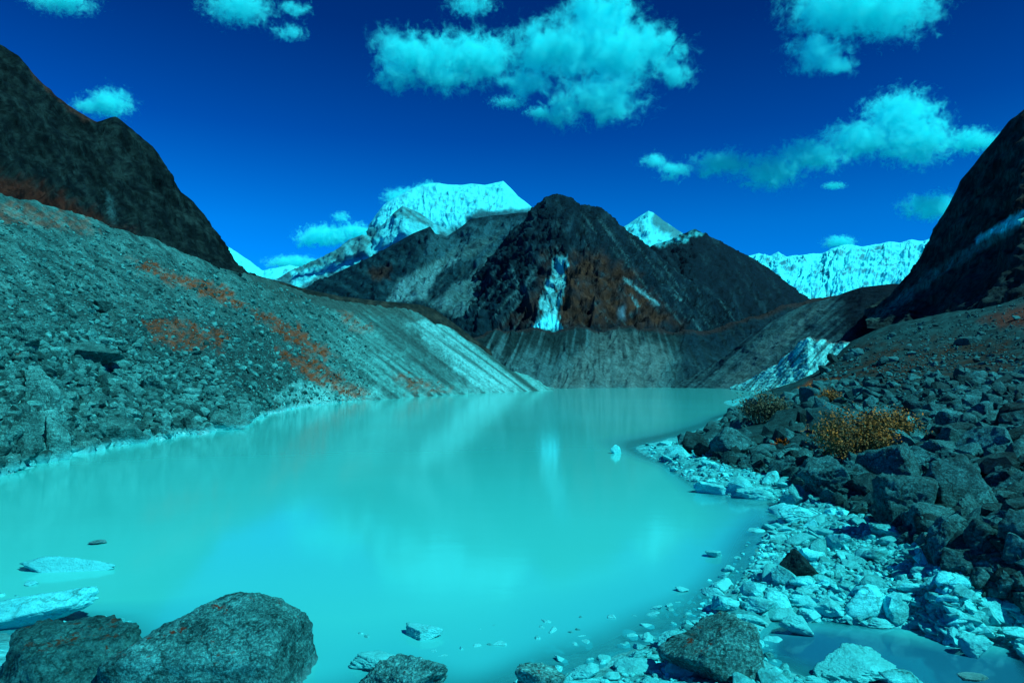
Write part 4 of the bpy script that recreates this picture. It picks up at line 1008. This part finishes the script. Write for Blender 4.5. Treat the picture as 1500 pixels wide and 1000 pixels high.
# ------------------------------------------------------------------ clouds
def cloud(puffs, Y, label, seed, dens=1.0, scale=1.0, thr=0.0, wisp=1.0):
    """One cumulus: a body of air whose droplet density follows a few rounded cells eaten by turbulence."""
    pf = []
    for (cx, cy, rx, ry) in puffs:
        c = at(np.array(cx), np.array(cy), np.array(float(Y)))
        k = float(np.linalg.norm(c)) / 1000
        pf.append((c, np.array([rx * k, max(rx, ry) * .55 * k, ry * k])))
    lo = np.min([c - r * 1.6 for c, r in pf], 0); hi = np.max([c + r * 1.6 for c, r in pf], 0)
    ctr, half = (lo + hi) / 2, (hi - lo) / 2
    V, F = ICO[2]
    V = np.sign(V) * np.abs(V) ** .55; V = V / np.abs(V).max(0) * half
    me = raw_mesh("cloud", V, F)
    m, N, L = new_mat("cloud_vapour")
    tc = N.new("ShaderNodeTexCoord").outputs["Object"]
    mean = float(np.mean([r[2] for c, r in pf]))
    dn = N.new("ShaderNodeTexNoise"); dn.inputs["Scale"].default_value = 1.1 / mean; dn.inputs["Detail"].default_value = 3
    ofs = N.new("ShaderNodeVectorMath"); ofs.operation = 'ADD'; ofs.inputs[1].default_value = (seed * 1370.0, seed * 911.0, seed * 53.0); L.new(tc, ofs.inputs[0])
    L.new(ofs.outputs[0], dn.inputs["Vector"])
    sb = N.new("ShaderNodeVectorMath"); sb.operation = 'SUBTRACT'; sb.inputs[1].default_value = (.5, .5, .5); L.new(dn.outputs["Color"], sb.inputs[0])
    sc_ = N.new("ShaderNodeVectorMath"); sc_.operation = 'SCALE'; sc_.inputs["Scale"].default_value = mean * 1.1 * wisp; L.new(sb.outputs[0], sc_.inputs[0])
    ad = N.new("ShaderNodeVectorMath"); ad.operation = 'ADD'; L.new(tc, ad.inputs[0]); L.new(sc_.outputs[0], ad.inputs[1])
    f = None
    for (c, r) in pf:
        s1 = N.new("ShaderNodeVectorMath"); s1.operation = 'SUBTRACT'; L.new(ad.outputs[0], s1.inputs[0]); s1.inputs[1].default_value = tuple(c - ctr)
        s2 = N.new("ShaderNodeVectorMath"); s2.operation = 'DIVIDE'; L.new(s1.outputs[0], s2.inputs[0]); s2.inputs[1].default_value = tuple(r)
        s3 = N.new("ShaderNodeVectorMath"); s3.operation = 'LENGTH'; L.new(s2.outputs[0], s3.inputs[0])
        if f is None: f = s3.outputs["Value"]
        else:
            mn = N.new("ShaderNodeMath"); mn.operation = 'SMOOTH_MIN'; mn.inputs[2].default_value = .3; L.new(f, mn.inputs[0]); L.new(s3.outputs["Value"], mn.inputs[1]); f = mn.outputs[0]
    fn = N.new("ShaderNodeTexNoise"); fn.inputs["Scale"].default_value = 2.0 / mean; fn.inputs["Detail"].default_value = 6; fn.inputs["Roughness"].default_value = .70; fn.inputs["Distortion"].default_value = .4
    L.new(ofs.outputs[0], fn.inputs["Vector"])
    # density = clamp((0.95 - f) * 2 + (noise - 0.5) * 3)
    a1 = N.new("ShaderNodeMath"); a1.operation = 'MULTIPLY_ADD'; L.new(f, a1.inputs[0]); a1.inputs[1].default_value = -1.6; a1.inputs[2].default_value = 1.62 - thr
    a2 = N.new("ShaderNodeMath"); a2.operation = 'MULTIPLY_ADD'; L.new(fn.outputs[0], a2.inputs[0]); a2.inputs[1].default_value = 5.0 * wisp; a2.inputs[2].default_value = -2.5 * wisp
    a3 = N.new("ShaderNodeMath"); a3.operation = 'ADD'; L.new(a1.outputs[0], a3.inputs[0]); L.new(a2.outputs[0], a3.inputs[1]); a3.use_clamp = True
    a5 = N.new("ShaderNodeMath"); a5.operation = 'POWER'; L.new(a3.outputs[0], a5.inputs[0]); a5.inputs[1].default_value = 1.9
    a4 = N.new("ShaderNodeMath"); a4.operation = 'MULTIPLY'; L.new(a5.outputs[0], a4.inputs[0]); a4.inputs[1].default_value = dens * 4.4 / mean
    pv = N.new("ShaderNodeVolumePrincipled"); pv.inputs["Color"].default_value = (.05, .996, 1.0, 1); pv.inputs["Anisotropy"].default_value = -0.2
    L.new(a4.outputs[0], pv.inputs["Density"])
    out = N.new("ShaderNodeOutputMaterial"); L.new(pv.outputs[0], out.inputs["Volume"])
    try: m.cycles.volume_step_rate = 0.35
    except Exception: pass
    o = link("cloud", me, m, None, label, "cloud", "clouds in the sky")
    o.location = ctr
    return o
cloud([(600, 82, 48, 32), (640, 88, 60, 40), (700, 84, 58, 38), (660, 112, 40, 26), (585, 110, 30, 20)], 4000, "bright rounded white cloud left of the largest cloud", 1)
cloud([(820, 75, 70, 45), (880, 25, 55, 40), (900, 80, 75, 50), (960, 70, 45, 30), (880, 145, 65, 34), (985, 105, 30, 22), (820, 165, 35, 25), (770, 120, 40, 25)], 4000, "largest ragged white cloud at top centre", 2)
cloud([(1230, 10, 70, 34), (1300, 15, 65, 34), (1195, 75, 38, 26), (1225, 95, 30, 14)], 6000, "white cloud cut by the top edge at the right", 3, .8)
cloud([(1320, 170, 48, 32), (1340, 205, 50, 32), (1260, 205, 50, 24), (1190, 228, 50, 22), (1130, 250, 46, 26), (1060, 240, 46, 18), (985, 250, 26, 14), (955, 235, 22, 12)], 6500, "long white cloud rising to the right above the snow wall", 4)
cloud([(1425, 207, 34, 15)], 6500, "small cloud touching the right cliff", 5, .7)
cloud([(1365, 302, 40, 17)], 6800, "thin cloud behind the right cliff low in the sky", 6, .8)
cloud([(160, 152, 32, 19), (130, 155, 22, 10)], 6000, "small puffy cloud behind the left cliff edge", 7, .6)
cloud([(350, 10, 50, 24), (435, 14, 24, 10), (425, 48, 26, 12)], 6000, "torn thin cloud at the top left", 8, .5, thr=.15)
cloud([(90, 0, 40, 14)], 6000, "sliver of cloud at the top edge left of the torn cloud", 9, .5)
cloud([(480, 345, 42, 15), (520, 340, 30, 13), (450, 352, 18, 10)], 9500, "low cloud band left of the snow massif", 10, .8)
cloud([(590, 292, 30, 18), (625, 276, 24, 10)], 9000, "cloud plume clinging to the left shoulder of the snow massif", 11, .8)
cloud([(430, 385, 40, 10)], 12000, "low cloud in the notch beside the left cliff", 12, .6)
cloud([(1230, 355, 22, 9)], 12500, "small cloud capping the fluted snow wall", 13, .8)
cloud([(690, 8, 40, 14)], 4000, "faint wisp of cloud at the top edge left of the largest cloud", 14, .35, thr=.2)
cloud([(790, 165, 26, 9), (745, 150, 30, 10)], 4000, "faint ragged wisp trailing under the largest cloud", 15, .35, thr=.15)
cloud([(1222, 272, 16, 5)], 7000, "tiny wisp below the long rising cloud", 16, .4)
cloud([(500, 318, 14, 8)], 9400, "tiny torn wisp above the low cloud band", 17, .4)
cloud([(565, 60, 26, 26)], 4000, "thin fringe of vapour at the left end of the bright rounded cloud", 18, .3, thr=.1)
